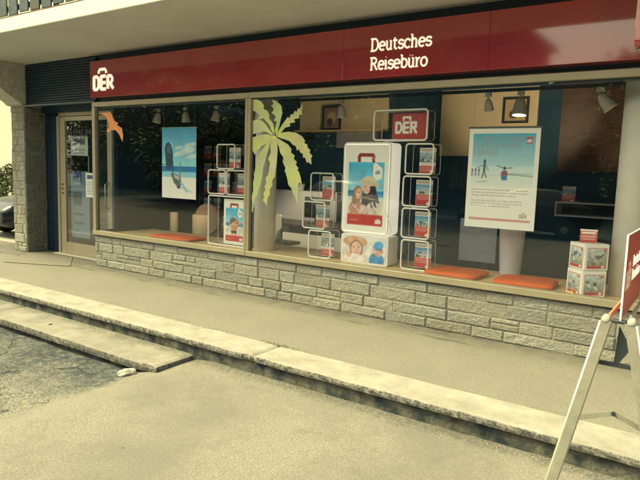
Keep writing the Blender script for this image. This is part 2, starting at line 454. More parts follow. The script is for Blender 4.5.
sheet('pavement', px, py, lambda x, y: .004 * noisez(x, y, 1.1, 2) - .003, m_pave)
# slightly darker trench patch in front of the door
mb = MB(); n = 14
E1 = [(-9.55, -.86), (-10.25, -.02), (-9.25, .2), (-8.45, -.36)]
mb.v = []; ring = []
for k in range(4):
    a, b_ = Vector(E1[k]), Vector(E1[(k + 1) % 4])
    for i in range(n):
        p = a.lerp(b_, i / n); mb.v.append((p.x + .02 * noisez(p.x, p.y, 6), p.y + .02 * noisez(p.x, p.y, 6, 3), .0055))
mb.face(list(range(4 * n)))
tag(mb.build('pavement_patch', mat('patched asphalt', (.15, .14, .13), .9, var=.3, scale=60, bump=.5, bscale=120)), kind='structure')

# kerb stones and lower step (long worn concrete slabs)
def worn_slab(mb, x0, x1, y0, y1, z0, z1, seed, dx=.035, amp=.012, chips=()):
    """rounded, chipped front edge; section swept along x"""
    N = max(2, int((x1 - x0) / dx)); sec = []
    K = 9; o = len(mb.v); rowlen = None
    for i in range(N + 1):
        x = x0 + (x1 - x0) * i / N
        e = amp * (.6 * noise.noise(Vector((x * 3, seed, 0))) + .5 * noise.noise(Vector((x * 17, seed, 3))) + .4 * noise.noise(Vector((x * 43, seed, 5))))
        for (cx, cw, cd) in chips: e += cd * math.exp(-((x - cx) / cw) ** 2)
        zt = z1 + .003 * noise.noise(Vector((x * 2, seed, 9)))
        r = .008 + max(0, e) * .7
        endr = .012 * max(0, 1 - min(i, N - i) * dx / .02)
        yf = y0 + max(e, -.012) + endr
        b = .006 * noise.noise(Vector((x * 25, seed, 12)))
        P = [(y1, z0), (y1, zt - endr), ((y0 + y1) / 2, zt - endr + .002 * noise.noise(Vector((x * 6, seed, 1)))), (yf + .05, zt - endr), (yf + r, zt - endr - .001), (yf + r * .35, zt - r * .4 - endr), (yf + b * .5, zt - r * 1.2 - endr),
             (yf + b, (z0 + zt) / 2), (yf + .006 - b, z0 + .01), (yf + .02, z0)]
        for (yy, zz) in P: mb.v.append((x, yy, zz))
        rowlen = len(P)
    for i in range(N):
        for j in range(rowlen):
            j2 = (j + 1) % rowlen
            mb.face([o + i * rowlen + j, o + i * rowlen + j2, o + (i + 1) * rowlen + j2, o + (i + 1) * rowlen + j], 0, False)
    mb.face([o + j for j in range(rowlen)]); mb.face([o + N * rowlen + j for j in range(rowlen)][::-1])

def kerb_material(name, c, facedirt, inner=False):
    """concrete with dirt stains; the vertical broken faces are naturally speckled with exposed dark aggregate"""
    m = bpy.data.materials.new(name); m.use_nodes = True; nt = m.node_tree; b = nt.nodes['Principled BSDF']; L = nt.links.new; N = nt.nodes.new
    tc = N('ShaderNodeTexCoord'); b.inputs['Roughness'].default_value = .9; b.inputs['Specular IOR Level'].default_value = .3
    def noi(scale, det=5, rough=.6):
        n = N('ShaderNodeTexNoise'); n.inputs['Scale'].default_value = scale; n.inputs['Detail'].default_value = det; n.inputs['Roughness'].default_value = rough
        L(tc.outputs['Object'], n.inputs['Vector']); return n.outputs['Fac']
    def mr(src, a, bb, c_=0, d=1):
        n = N('ShaderNodeMapRange'); n.inputs['From Min'].default_value = a; n.inputs['From Max'].default_value = bb
        n.inputs['To Min'].default_value = c_; n.inputs['To Max'].default_value = d; L(src, n.inputs['Value']); return n.outputs['Result']
    def mixc(f, a, cc):
        n = N('ShaderNodeMix'); n.data_type = 'RGBA'; L(f, n.inputs['Factor'])
        for k, v in (('A', a), ('B', cc)):
            if isinstance(v, tuple): n.inputs[k].default_value = (*v, 1)
            else: L(v, n.inputs[k])
        return n.outputs['Result']
    def mul(a, c_):
        n = N('ShaderNodeMath'); n.operation = 'MULTIPLY'; L(a, n.inputs[0]); L(c_, n.inputs[1]); return n.outputs[0]
    col_ = mixc(mr(noi(4, 8, .7), .35, .65), tuple(v * .74 for v in c), tuple(v * 1.12 for v in c))
    col_ = mixc(mr(noi(130, 3), .58, .72, 0, .5), col_, tuple(v * .55 for v in c))
    col_ = mixc(mr(noi(2.1, 7, .75), .57, .70, 0, .5), col_, tuple(v * .6 for v in c))
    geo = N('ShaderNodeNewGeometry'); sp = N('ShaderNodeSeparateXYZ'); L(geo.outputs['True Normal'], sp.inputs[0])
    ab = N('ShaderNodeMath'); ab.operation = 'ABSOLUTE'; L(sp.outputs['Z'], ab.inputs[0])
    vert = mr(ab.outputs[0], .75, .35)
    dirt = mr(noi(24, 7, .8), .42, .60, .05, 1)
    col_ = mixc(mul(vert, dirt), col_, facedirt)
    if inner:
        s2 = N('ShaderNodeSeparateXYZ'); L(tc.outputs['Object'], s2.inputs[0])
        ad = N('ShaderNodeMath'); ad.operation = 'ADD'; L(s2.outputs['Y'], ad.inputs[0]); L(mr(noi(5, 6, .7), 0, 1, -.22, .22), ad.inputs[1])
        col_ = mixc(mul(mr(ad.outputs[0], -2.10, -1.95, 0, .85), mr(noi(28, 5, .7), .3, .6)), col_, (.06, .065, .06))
    L(col_, b.inputs['Base Color'])
    bp = N('ShaderNodeBump'); bp.inputs['Strength'].default_value = .7; bp.inputs['Distance'].default_value = .008
    L(noi(60, 8, .7), bp.inputs['Height']); L(bp.outputs['Normal'], b.inputs['Normal'])
    return m
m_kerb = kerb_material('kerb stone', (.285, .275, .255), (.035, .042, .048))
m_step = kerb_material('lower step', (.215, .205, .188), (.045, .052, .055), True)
kerb = empty('kerb'); kerb['kind'] = 'structure'
joints = [-60, -30, -14.4, -9.4, -3.28, 1.9, 7, 30, 60]
for i in range(len(joints) - 1):
    a, b_ = joints[i], joints[i + 1]; mb = MB()
    ch = [(-3.34, .05, .022), (-3.18, .10, .014)] if a in (-9.4, -3.28) else [(a + 1.0, .05, .010), (a + 1.7, .10, .007)]
    if a == -9.4: ch += [(-4.33, .05, .022), (-4.18, .10, .012)]
    worn_slab(mb, a + .003, b_ - .003, -1.935, -1.55, -.062, .004 if i % 2 else .001, i * 3.7, dx=.03 if -12 < a < 2 else .5, chips=ch)
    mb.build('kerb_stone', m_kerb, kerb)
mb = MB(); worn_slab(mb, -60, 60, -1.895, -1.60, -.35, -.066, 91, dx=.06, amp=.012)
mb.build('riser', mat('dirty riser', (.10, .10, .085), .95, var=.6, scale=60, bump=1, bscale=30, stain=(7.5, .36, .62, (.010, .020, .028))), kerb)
ls = empty('lower_step'); ls['kind'] = 'structure'
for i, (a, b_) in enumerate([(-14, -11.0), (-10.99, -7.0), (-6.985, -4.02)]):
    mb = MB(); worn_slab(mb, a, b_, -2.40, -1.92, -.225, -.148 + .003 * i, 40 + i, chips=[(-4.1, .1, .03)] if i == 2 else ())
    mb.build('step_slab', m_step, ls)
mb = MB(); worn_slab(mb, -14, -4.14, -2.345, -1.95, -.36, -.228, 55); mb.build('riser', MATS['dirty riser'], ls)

# stones and crumbs broken from the kerb (countable few)
def rock(name, loc, s, m, label, seed, group=None):
    bm = bmesh.new(); bmesh.ops.create_icosphere(bm, subdivisions=3, radius=1)
    for v in bm.verts:
        k = 1 + .35 * noise.noise(v.co * 1.3 + Vector((seed, 0, 0))) + .12 * noise.noise(v.co * 4 + Vector((seed, 1, 0)))
        v.co = Vector((v.co.x * s[0], v.co.y * s[1], v.co.z * s[2])) * k
    me = bpy.data.meshes.new(name); bm.to_mesh(me); bm.free(); me.materials.append(m)
    o = link(bpy.data.objects.new(name, me)); o.location = loc; o.rotation_euler = (0, 0, seed)
    return tag(o, label, 'stone', group)
m_rock = mat('broken concrete', alb(215, 208, 150, 1.7), .9, var=.25, scale=20, bump=.6, bscale=50)
rock('concrete_chunk', (-4.28, -2.49, -.225), (.085, .045, .035), m_rock, 'pale broken concrete chunk lying at the corner of the lower step', 1.2)
rock('dark_clod', (-5.98, -2.19, -.142), (.03, .018, .010), mat('clod', (.03, .035, .035), .9), 'small dark clod lying on the lower step slab', 2.2)

# loose grit on the road and along the kerb foot
mb = MB(); rr = random.Random(21)
def grit(x, y, z, r):
    o = len(mb.v); k = [Vector((rr.gauss(0, 1), rr.gauss(0, 1), rr.gauss(0, .6))).normalized() * r * rr.uniform(.7, 1.2) for _ in range(6)]
    base = [(1, 0, 0), (0, 1, 0), (-1, 0, 0), (0, -1, 0), (0, 0, .8), (0, 0, -.6)]
    for b_ in base: mb.v.append((x + b_[0] * r * rr.uniform(.7, 1.3), y + b_[1] * r * rr.uniform(.6, 1.2), z + b_[2] * r * rr.uniform(.7, 1.1)))
    for i in range(4):
        mb.face([o + i, o + (i + 1) % 4, o + 4]); mb.face([o + (i + 1) % 4, o + i, o + 5])
for k in range(1500):
    q = rr.random()
    if q < .45: x = rr.uniform(-9, -4.1); y = -2.43 - abs(rr.gauss(0, .55))
    elif q < .8: x = rr.uniform(-4, 1); y = -1.93 - abs(rr.gauss(0, .10))
    else: x = rr.uniform(-7, 0); y = rr.uniform(-4.4, -2.1) if x > -4 else -2.5 - rr.random()
    grit(x, y, road_z(x, y) + .001, rr.choice([.002, .003, .004, .005, .008]) * rr.uniform(.7, 1.3))
for k in range(260):
    x = rr.uniform(-9, .5); y = rr.choice([-.03 - abs(rr.gauss(0, .05)), -1.53 + abs(rr.gauss(0, .04)), rr.uniform(-1.5, -.05)])
    grit(x, y, .003, rr.choice([.002, .003, .004]))
tag(mb.build('loose_grit', mat('grit', (.20, .19, .165), .9, var=.6, scale=30)), 'loose grit scattered along the kerb and the broken asphalt', 'gravel', kind='stuff')

# weeds in the kerb joint
mb = MB(); rr = random.Random(4)
for k in range(170):
    x = -3.28 + rr.gauss(0, .10); y = -1.545 + rr.gauss(0, .012)
    if rr.random() < .25: x = rr.uniform(-4.6, -2.9)
    h = rr.uniform(.006, .03); a = rr.uniform(0, 6.28); w = .0025
    dx, dy = math.cos(a), math.sin(a); o = len(mb.v)
    mb.v += [(x - dy * w, y + dx * w, 0), (x + dy * w, y - dx * w, 0), (x + dx * h * .5, y + dy * h * .5, h)]
    mb.face([o, o + 1, o + 2])
tag(mb.build('grass_tufts', mat('weed', (.07, .09, .03), .8), fixn=False), 'thin weeds sprouting from the kerb joint', 'grass', kind='stuff')

# ------------------------------------------------------------------ the shop building
B = empty('shop_building', (-3, 0, 0), label='travel agency building with stone base wall, wide windows and balcony slab above', cat='building')
Boff = Vector((3, 0, 0))
def bpart(mb, name, m, parent=None, **k):
    o = mb.build(name, m, None, **k)
    if parent is None: o.parent = B; o.location = Boff
    else: o.parent = parent
    return o

def stones(width, height, seed, rows, lmin=.16, lmax=.62, tone=1.0, warm=0):
    """random-coursed ashlar in local (u, v, depth) : returns list of MB data; depth<0 is outwards"""
    r = random.Random(seed); mb = MB(); v = 0
    hs = [r.uniform(.75, 1.3) for _ in range(rows)]; s = sum(hs); hs = [h * height / s for h in hs]
    cells = []
    for k, h in enumerate(hs):
        u = -r.uniform(0, .3)
        while u < width:
            l = r.uniform(lmin, lmax)
            if r.random() < .16 and h > .12:      # split course
                sp = r.uniform(.4, .6)
                cells.append((u, v, l, h * sp))
                if r.random() < .5:
                    q = r.uniform(.4, .6); cells.append((u, v + h * sp, l * q, h * (1 - sp))); cells.append((u + l * q, v + h * sp, l * (1 - q), h * (1 - sp)))
                else: cells.append((u, v + h * sp, l, h * (1 - sp)))
            else: cells.append((u, v, l, h))
            u += l
        v += h
    g = .0035
    for (u, v, l, h) in cells:
        u0 = max(u, 0) + g * r.uniform(.5, 1.5); u1 = min(u + l, width) - g * r.uniform(.5, 1.5); v0 = v + g * r.uniform(.4, 1.5); v1 = v + h - g * r.uniform(.4, 1.5)
        if u1 - u0 < .02: continue
        t = r.choice([.86, .93, 1, 1, 1.04, 1.1]) * r.uniform(.94, 1.06) * tone; bl = r.uniform(-.035, .035)
        c = (.25 * t * (1 + bl + warm), .25 * t * (1 + warm * .6), .225 * t * (1 - bl), 1)
        nu = max(4, int((u1 - u0) / .014)); nv = max(4, int((v1 - v0) / .012)); o = len(mb.v)
        sd = r.uniform(0, 90); bulge = r.uniform(.004, .020); sl = r.uniform(-.06, .06); sl2 = r.uniform(-.10, .10)
        for j in range(nv + 1):
            for i in range(nu + 1):
                a, b_ = i / nu, j / nv
                uu = u0 + (u1 - u0) * a; vv = v0 + (v1 - v0) * b_
                eu = min(a, 1 - a) * (u1 - u0); ev = min(b_, 1 - b_) * (v1 - v0); e = min(eu, ev)
                edge = min(1, e / .012) ** .5
                d = .6 * edge * (bulge + .005 + sl * (a - .5) * (u1 - u0) + sl2 * (b_ - .5) * (v1 - v0) + .007 * noise.noise(Vector((uu * 11 + sd, vv * 16, 0))) + .0045 * noise.noise(Vector((uu * 34, vv * 46 + sd, 3))) + .005 * (abs(noise.noise(Vector((uu * 17 + vv * 9, vv * 30 + sd, 8)))) * 2 - .5))
                if e < 1e-6:
                    uu += .0035 * noise.noise(Vector((uu * 25, vv * 25, sd))); vv += .0035 * noise.noise(Vector((uu * 25, vv * 25, sd + 9)))
                mb.v.append((uu, max(0.0, d), vv)); mb.c.append(c)
        for j in range(nv):
            for i in range(nu):
                q = o + j * (nu + 1) + i; mb.face([q, q + 1, q + nu + 2, q + nu + 1])
        # rim into the mortar
        rim = [(i, 0) for i in range(nu)] + [(nu, j) for j in range(nv)] + [(i, nv) for i in range(nu, 0, -1)] + [(0, j) for j in range(nv, 0, -1)]
        ro = len(mb.v)
        for (i, j) in rim:
            p = mb.v[o + j * (nu + 1) + i]; mb.v.append((p[0], -.012, p[2])); mb.c.append(c)
        for k in range(len(rim)):
            k2 = (k + 1) % len(rim); (i, j), (i2, j2) = rim[k], rim[k2]
            mb.face([o + j * (nu + 1) + i, o + j2 * (nu + 1) + i2, ro + k2, ro + k])
    return mb
def place_stones(mb, org, ud, nd):
    org, ud, nd = Vector(org), Vector(ud), Vector(nd)
    mb.v = [tuple(org + ud * p[0] + nd * p[1] + Vector((0, 0, p[2]))) for p in mb.v]; return mb
m_stone = vmat('grey ashlar stone', rough=.88, var=.26, bump=.6, bscale=55, grain=30, spec=.3)
m_mortar = mat('pale mortar', (.29, .28, .24), .95, var=.2, scale=40, bump=.5, bscale=90)
mb = place_stones(stones(12.3, .495, 11, 4, .20, .66), (-8.30, .0, .0), (1, 0, 0), (0, -1, 0))
base = bpart(mb, 'stone_base', m_stone)
mb = MB(); mb.box(-8.30, 4, .0035, .34, -.3, .4955); bpart(mb, 'base_mortar', m_mortar)
# stone pillar left of the door
pil = MB(); pil.box(-10.755, -10.335, .003, .40, -.3, 2.62)
pillar = bpart(pil, 'stone_pillar', m_mortar)
mb = place_stones(stones(.42, 2.61, 5, 17, .12, .34, 1.15, .06), (-10.755, .0, 0), (1, 0, 0), (0, -1, 0)); bpart(mb, 'pillar_stone_face', m_stone)  # front stones toned lighter and warmer, painting in the lit side
mb = place_stones(stones(.40, 2.61, 8, 17, .12, .34, .62), (-10.332, .0, 0), (0, 1, 0), (1, 0, 0)); bpart(mb, 'pillar_stone_face', m_stone)  # side stones toned darker, painting in the shade of the reveal
# concrete bracket: haunch carrying the slab, tapering to the front
mb = MB()
prof = [(.5, 3.325), (.5, 2.62), (.02, 2.62), (-.03, 2.625), (-.07, 2.645), (-.12, 2.69), (-.3, 2.80), (-.55, 2.98), (-.8, 3.12), (-1.1, 3.22), (-1.45, 3.27), (-1.45, 3.325)]
mb.prism(prof, -10.80, -10.31, axis='x'); bpart(mb, 'bracket', m_conc)
# wall over the windows and upper facade
mb = MB(); mb.box(-10.31, 4, .06, .36, 2.625, 3.328)
bpart(mb, 'lintel_wall', m_dark)
mb = MB()
for k in range(16): mb.box(-10.30, -8.26, .02, .0605, 2.64 + k * .042, 2.64 + k * .042 + .034, bev=.006)
bpart(mb, 'louvre_panel', m_recess)
mb = MB(); mb.box(-10.31, -8.27, -.012, .058, 2.600, 2.632, bev=.004); bpart(mb, 'lintel_trim', mat('trim', (.035, .07, .085), .4))
mb = MB(); mb.box(-13.5, 4, .10, .4, 3.52, 7.2); bpart(mb, 'upper_wall', m_render)
mb = MB(); mb.box(-13.5, 4, -1.53, .5, 3.33, 3.508, bev=.008)
slab = bpart(mb, 'balcony_slab', [m_fascia, m_soffit])
for p in slab.data.polygons:
    if p.normal.z < -.9: p.material_index = 1
mb = MB()
x = -13.5; rr = random.Random(2); mb2 = MB(); k = 0
while x < 4:
    w = .205 + rr.uniform(-.01, .01); zb = 3.535 + rr.uniform(-.006, .012)
    mb.box(x, x + w, -1.512, -1.490, zb, 4.45, bev=.004)
    x += w + .045 + rr.uniform(-.006, .01)
bpart(mb, 'balcony_boards', mat('weathered board', (.035, .055, .07), .8, var=.5, scale=7, stain=(2, .55, .68, (.07, .05, .035))))
mb = MB(); mb.box(-13.5, 4, -1.487, -1.45, 3.60, 3.66); mb.box(-13.5, 4, -1.487, -1.45, 4.3, 4.36)
for k in range(9): mb.box(-13 + k * 2, -12.95 + k * 2, -1.45, -1.40, 3.509, 4.4)
bpart(mb, 'balcony_rail', m_dark)
mb = MB(); mb.box(-13.5, 4, -1.527, -1.36, 3.5085, 3.524); bpart(mb, 'edge_flashing', mat('rusty flashing', (.12, .07, .045), .8, var=.4, scale=5))

# interior shell
mb = MB(); mb.box(-8.3, 4, .36, 6.4, -.05, .002); bpart(mb, 'shop_floor', m_ifloor)
mb = MB(); mb.box(-10.3, 4, .362, 6.4, 3.15, 3.30); bpart(mb, 'shop_ceiling', m_iceil)
mb = MB(); mb.box(-10.4, 4, 6.4, 6.6, 0, 3.3); bpart(mb, 'back_wall', m_iwall)
mb = MB(); mb.box(-10.6, -10.4, .42, 6.6, 0, 3.3); bpart(mb, 'side_wall', m_iwall)
mb = MB(); mb.box(4, 4.2, 0, 6.6, 0, 7.2); bpart(mb, 'side_wall', m_iwall)
mb = MB(); mb.box(-10.4, -8.3, .5, 6.4, -.05, .003); bpart(mb, 'entrance_floor', m_ifloor)
mb = MB(); mb.box(-8.1, 4, .04, 1.0, .50, .545, bev=.003); bpart(mb, 'display_ledge', m_ledge)
mb = MB(); mb.box(-8.1, 4, .97, 1.0, .003, .498); bpart(mb, 'ledge_front', mat('ledge front', (.05, .06, .07), .6))
# partition with cream upper areas
mb = MB(); mb.box(-7.4, -1.0, 3.25, 3.35, .003, 3.15); bpart(mb, 'partition', m_iwall)
mb = MB(); mb.box(-6.6, -4.75, 3.2, 3.248, 2.36, 3.14); bpart(mb, 'cream_wall_panel', m_icream)
mb = MB(); mb.box(-3.8, -2.30, 3.2, 3.248, 1.95, 3.14); bpart(mb, 'cream_wall_panel', m_icream)
m_brick = bpy.data.materials.new('brick'); m_brick.use_nodes = True
nt = m_brick.node_tree; bt = nt.nodes.new('ShaderNodeTexBrick'); bt.inputs['Color1'].default_value = (.10, .03, .02, 1); bt.inputs['Color2'].default_value = (.05, .022, .018, 1); bt.inputs['Mortar'].default_value = (.05, .035, .03, 1)
bt.inputs['Scale'].default_value = 4.2; tcn = nt.nodes.new('ShaderNodeTexCoord'); mp = nt.nodes.new('ShaderNodeMapping'); mp.inputs['Rotation'].default_value = (R(90), 0, 0)
nt.links.new(tcn.outputs['Object'], mp.inputs['Vector']); nt.links.new(mp.outputs[0], bt.inputs['Vector']); nt.links.new(bt.outputs['Color'], nt.nodes['Principled BSDF'].inputs['Base Color'])
mb = MB(); mb.box(-1.95, -.5, 3.1, 3.2, 1.75, 3.14); bpart(mb, 'brick_panel', m_brick)
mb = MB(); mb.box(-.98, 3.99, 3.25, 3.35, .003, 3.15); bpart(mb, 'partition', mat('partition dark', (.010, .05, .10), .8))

def column(x, y, r=.15):
    mb = MB(); mb.lathe([(r, .547), (r, 3.148)], (x, y, 0), 48); return bpart(mb, 'column', m_column)
column(-.665, .46); column(-5.085, .40, .145)

# windows: frame + panes as parts
def window(x0, x1, name='shop_window', left_post=True):
    w = bpy.data.objects.new(name, None); col.objects.link(w); w.parent = B; w.location = Boff
    mb = MB()
    mb.box(x0, x1, -.035, .035, 2.528, 2.600, bev=.006)            # head
    mb.box(x0, x1, -.050, .060, .508, .578, bev=.006)              # sill
    if left_post: mb.box(x0, x0 + .075, -.036, .040, .578, 2.528, bev=.005)
    mb.box(x1 - .046, x1, -.038, .045, .578, 2.528, bev=.005)
    if not left_post: mb.box(x0, x0 + .046, -.038, .045, .578, 2.528, bev=.005)
    mb.build('frame', m_frame, w)
    g = MB(); xl = x0 + (.075 if left_post else .046); g.v = [(xl, .004, .578), (x1 - .046, .004, .578), (x1 - .046, .004, 2.528), (xl, .004, 2.528)]; g.face([0, 1, 2, 3])
    g.build('pane', m_glass, w, fixn=False)
    s = MB(); s.box(xl, x1 - .046, .012, .022, 2.500, 2.527); s.box(xl, xl + .012, .012, .022, .580, 2.50); s.box(x1 - .058, x1 - .046, .012, .022, .580, 2.50)
    s.build('gasket', m_dark, w)
    return w
window(-8.305, -5.045); window(-5.043, 1.2, left_post=False)
mb = MB(); mb.box(-8.31, 1.2, -.02, .035, .497, .507); bpart(mb, 'painted_sill_shadow', m_dark)  # dark strip standing in for the shadow line under the sill
mb = MB(); mb.box(1.205, 4, .0, .3, .497, 2.624); bpart(mb, 'side_pier', m_render)
# return pane beside the door
mb = MB(); mb.box(-8.305, -8.255, .042, .33, .003, .575); mb.box(-8.305, -8.255, .042, .33, 2.53, 2.62); mb.box(-8.307, -8.25, .33, .40, .003, 2.62)
bpart(mb, 'return_frame', m_recess)
mb = MB(); mb.v = [(-8.28, .042, .576), (-8.28, .33, .576), (-8.28, .33, 2.53), (-8.28, .042, 2.53)]; mb.face([0, 1, 2, 3]); bpart(mb, 'return_pane', m_glass, fixn=False)

# entrance door
D = bpy.data.objects.new('entrance_door', None); col.objects.link(D); D.parent = B; D.location = Boff
mb = MB()
mb.box(-9.885, -9.815, .335, .41, .003, 2.515, bev=.004); mb.box(-9.885, -8.31, .335, .41, 2.455, 2.518, bev=.004); mb.box(-8.40, -8.31, .345, .41, .003, 2.455, bev=.004)
mb.build('door_frame', m_frame, D)
lf = MB(); lf.box(-9.808, -9.655, .35, .40, .02, 2.448, bev=.004); lf.box(-8.455, -8.405, .35, .40, .02, 2.448, bev=.004)
lf.box(-9.655, -8.455, .352, .398, 2.372, 2.447, bev=.003); lf.box(-9.655, -8.455, .352, .398, .022, .222, bev=.003)
leaf = lf.build('door_leaf', m_frame, D)
g = MB(); g.v = [(-9.655, .372, .222), (-8.455, .372, .222), (-8.455, .372, 2.372), (-9.655, .372, 2.372)]; g.face([0, 1, 2, 3]); g.build('pane', m_doorglass, leaf, fixn=False)
for z in (1.10, 1.18, 1.26):
    lk = MB(); lk.lathe([(.012, 0), (.012, .02)], (-9.73, .35, z), 10, M=Matrix.Rotation(R(90), 3, 'X')); lk.build('lock', m_dark, leaf)
h = MB(); h.tube([(-8.43, .35, .9), (-8.43, .29, .93), (-8.43, .29, 1.3), (-8.43, .35, 1.33)], .013, 8); h.build('handle', m_alu, leaf)
th = MB(); th.box(-9.9, -8.31, .24, .42, -.001, .018, bev=.004); th.build('threshold', mat('threshold', (.36, .34, .30), .7), D)
mb = MB(); mb.box(-10.332, -9.887, .40, .44, .0, 2.62)
for k in range(3): mb.box(-10.3 + k * .15, -10.29 + k * .15, .39, .401, .02, 2.6)
bpart(mb, 'recess_panel', m_recess)
mb = MB(); mb.box(-10.33, -8.256, .32, .44, 2.52, 2.622); bpart(mb, 'door_lintel', m_dark)

# papers on the door and word on the door glass
def text_obj(name, txt, size, loc, m, parent=None, rot=(90, 0, 0), ext=.001, bold=0, align='LEFT', sx=1):
    cu = bpy.data.curves.new(name, 'FONT'); cu.body = txt; cu.size = size; cu.extrude = ext; cu.offset = bold; cu.align_x = align; cu.resolution_u = 3
    to = bpy.data.objects.new(name + '_tmp', cu); col.objects.link(to); bpy.context.view_layer.update()
    dg = bpy.context.evaluated_depsgraph_get(); me = bpy.data.meshes.new_from_object(to.evaluated_get(dg)); bpy.data.objects.remove(to)
    me.materials.clear(); me.materials.append(m)
    o = link(bpy.data.objects.new(name, me), parent); o.location = loc; o.rotation_euler = tuple(R(a) for a in rot); o.scale = (sx, 1, 1); return o
ds = text_obj('glass_lettering', 'PREMIUM', .172, (-9.62, .366, 2.105), mat('black vinyl', (.008, .012, .02), .5), bold=.003, sx=1.0)
tag(ds, 'black word PREMIUM lettered across the top of the entrance door glass', 'lettering')
def sheet_of_paper(w, h, kind, seed):
    p = Paint(w, h, 26); p.rect(-1, -1, 2, 2, (205, 205, 160))
    if kind == 'hours':
        p.rect(.15, .75, .85, .92, (60, 70, 80)); p.text(.15, .62, .85, 6, .09, .025, (90, 95, 95), seed)
    elif kind == 'grey':
        p.rect(-1, -1, 2, 2, (110, 125, 115)); p.rect(.1, .68, .6, .86, (20, 60, 90)); p.rect(.12, .40, .6, .56, (45, 65, 70)); p.rect(.15, .28, .7, .30, (40, 60, 65)); p.rect(.15, .17, .7, .19, (40, 60, 65)); p.ell(.3, .08, .05, .015, (20, 30, 40))
    return p
o = sheet_of_paper(.26, .42, 'hours', 3).build('door_notice'); o.location = (-9.08, .366, 1.06); tag(o, 'small white notice with black print stuck on the door glass', 'notice')
o = sheet_of_paper(.55, 1.45, 'grey', 4).build('door_poster'); o.location = (-9.62, .43, .32); tag(o, 'tall grey opening hours sheet behind the door glass', 'notice')
o = sheet_of_paper(.50, .62, 'hours', 9).build('door_poster'); o.location = (-9.60, .43, 1.50); tag(o, 'pale printed sheet in the upper half of the door glass', 'notice')

# ------------------------------------------------------------------ fascia sign
S = empty('shop_sign', (-8.24, -.08, 2.66), label='long glossy dark red fascia sign above the windows reading Deutsches Reisebüro', cat='sign')
def sp(mb, name, m, **k):
    o = mb.build(name, m, None, **k); o.parent = S; o.location = (8.24, .08, -2.66); return o
mb = MB()
for a, b_ in ((-8.24, -3.6015), (-3.600, -1.9515), (-1.950, 1.4), (1.403, 4.0)): mb.box(a, b_, -.10, .055, 2.658, 3.205, bev=.003)
sp(mb, 'panel', m_signred)
def stroke_letters(word, x, z, xh, sw, y, step=1.0):
    """slab-serif word built of round-ended strokes; returns MB"""
    mb = MB(); cap = xh * 1.42; sr = sw * .42
    def S_(pts, r=sw / 2): mb.tube([(x + px_ * xh, y, z + pz * xh) for px_, pz in pts], r, 6, flat=((0, 1, 0), .7))
    def arc(cx, cz, rx, rz, a0, a1, n=10): return [(cx + rx * math.cos(R(a0 + (a1 - a0) * i / n)), cz + rz * math.sin(R(a0 + (a1 - a0) * i / n))) for i in range(n + 1)]
    def ser(px_, pz, w=.2): S_([(px_ - w, pz), (px_ + w, pz)], sr * .8)
    for ch in word:
        C_ = 1.42
        if ch == 'D': S_([(.18, 0), (.18, C_)]); S_([(0, 0), (.5, 0)] + arc(.5, .71, .48, .71, -90, 90) + [(0, C_)]); w = 1.15
        elif ch == 'R':
            S_([(.18, 0), (.18, C_)]); S_([(0, C_), (.5, C_)] + arc(.5, 1.08, .34, .34, 90, -90) + [(.18, .74)]); S_([(.5, .74), (.9, 0)]); ser(.18, 0, .16); ser(.93, 0, .1); w = 1.15
        elif ch == 'e': S_([(.05, .53), (.78, .53)] + arc(.42, .5, .38, .5, 5, 310, 16)); w = .93
        elif ch == 'u' or ch == 'ü':
            S_([(0, 1), (.14, 1), (.14, .35)] + arc(.40, .3, .26, .3, 180, 290, 8) + [(.66, .2)]); S_([(.52, 1), (.68, 1), (.68, 0), (.82, 0)]); w = .98
            if ch == 'ü': S_([(.26, 1.32), (.27, 1.33)], sw * .62); S_([(.56, 1.32), (.57, 1.33)], sw * .62)
        elif ch == 't': S_([(.2, 1.32), (.2, .3)] + arc(.42, .26, .22, .24, 180, 290, 6)); S_([(0, 1), (.5, 1)]); w = .68
        elif ch == 's': S_(arc(.36, .74, .29, .25, 20, 225, 8) + arc(.36, .27, .31, .27, 60, -160, 10)); S_([(.63, .98), (.63, .78)], sr); S_([(.06, .02), (.06, .24)], sr); w = .80
        elif ch == 'c': S_(arc(.43, .5, .39, .5, 45, 315, 14)); S_([(.72, .95), (.72, .74)], sr); w = .86
        elif ch == 'h': S_([(0, 1.45), (.16, 1.45), (.16, 0)]); S_([(.16, .7)] + arc(.43, .68, .26, .3, 150, 0, 7) + [(.69, 0)]); ser(.16, 0, .14); ser(.69, 0, .14); w = .98
        elif ch == 'i': S_([(0, 1), (.16, 1), (.16, 0)]); ser(.16, 0, .17); S_([(.15, 1.36), (.16, 1.37)], sw * .65); w = .48
        elif ch == 'b': S_([(0, 1.45), (.16, 1.45), (.16, 0)]); S_([(.16, .75)] + arc(.46, .5, .36, .5, 130, -130, 14) + [(.16, .12)]); w = 1.0
        elif ch == 'r': S_([(0, 1), (.18, 1), (.18, 0)]); S_([(.18, .6), (.34, .9), (.56, 1.0)]); ser(.18, 0, .18); w = .68
        elif ch == 'o': S_(arc(.44, .5, .38, .5, 0, 350, 20) + [(.82, .5)]); w = .98
        x += w * xh * step
    return mb, x
mb, xe = stroke_letters('Deutsches', -3.245, 2.940, .0875, .0205, -.106, 1.0); sp(mb, 'lettering', m_lettercream); print('Deutsches ends', xe)
mb, xe = stroke_letters('Reisebüro', -3.245, 2.742, .0875, .0205, -.106, .97); sp(mb, 'lettering', m_lettercream); print('Reise ends', xe)
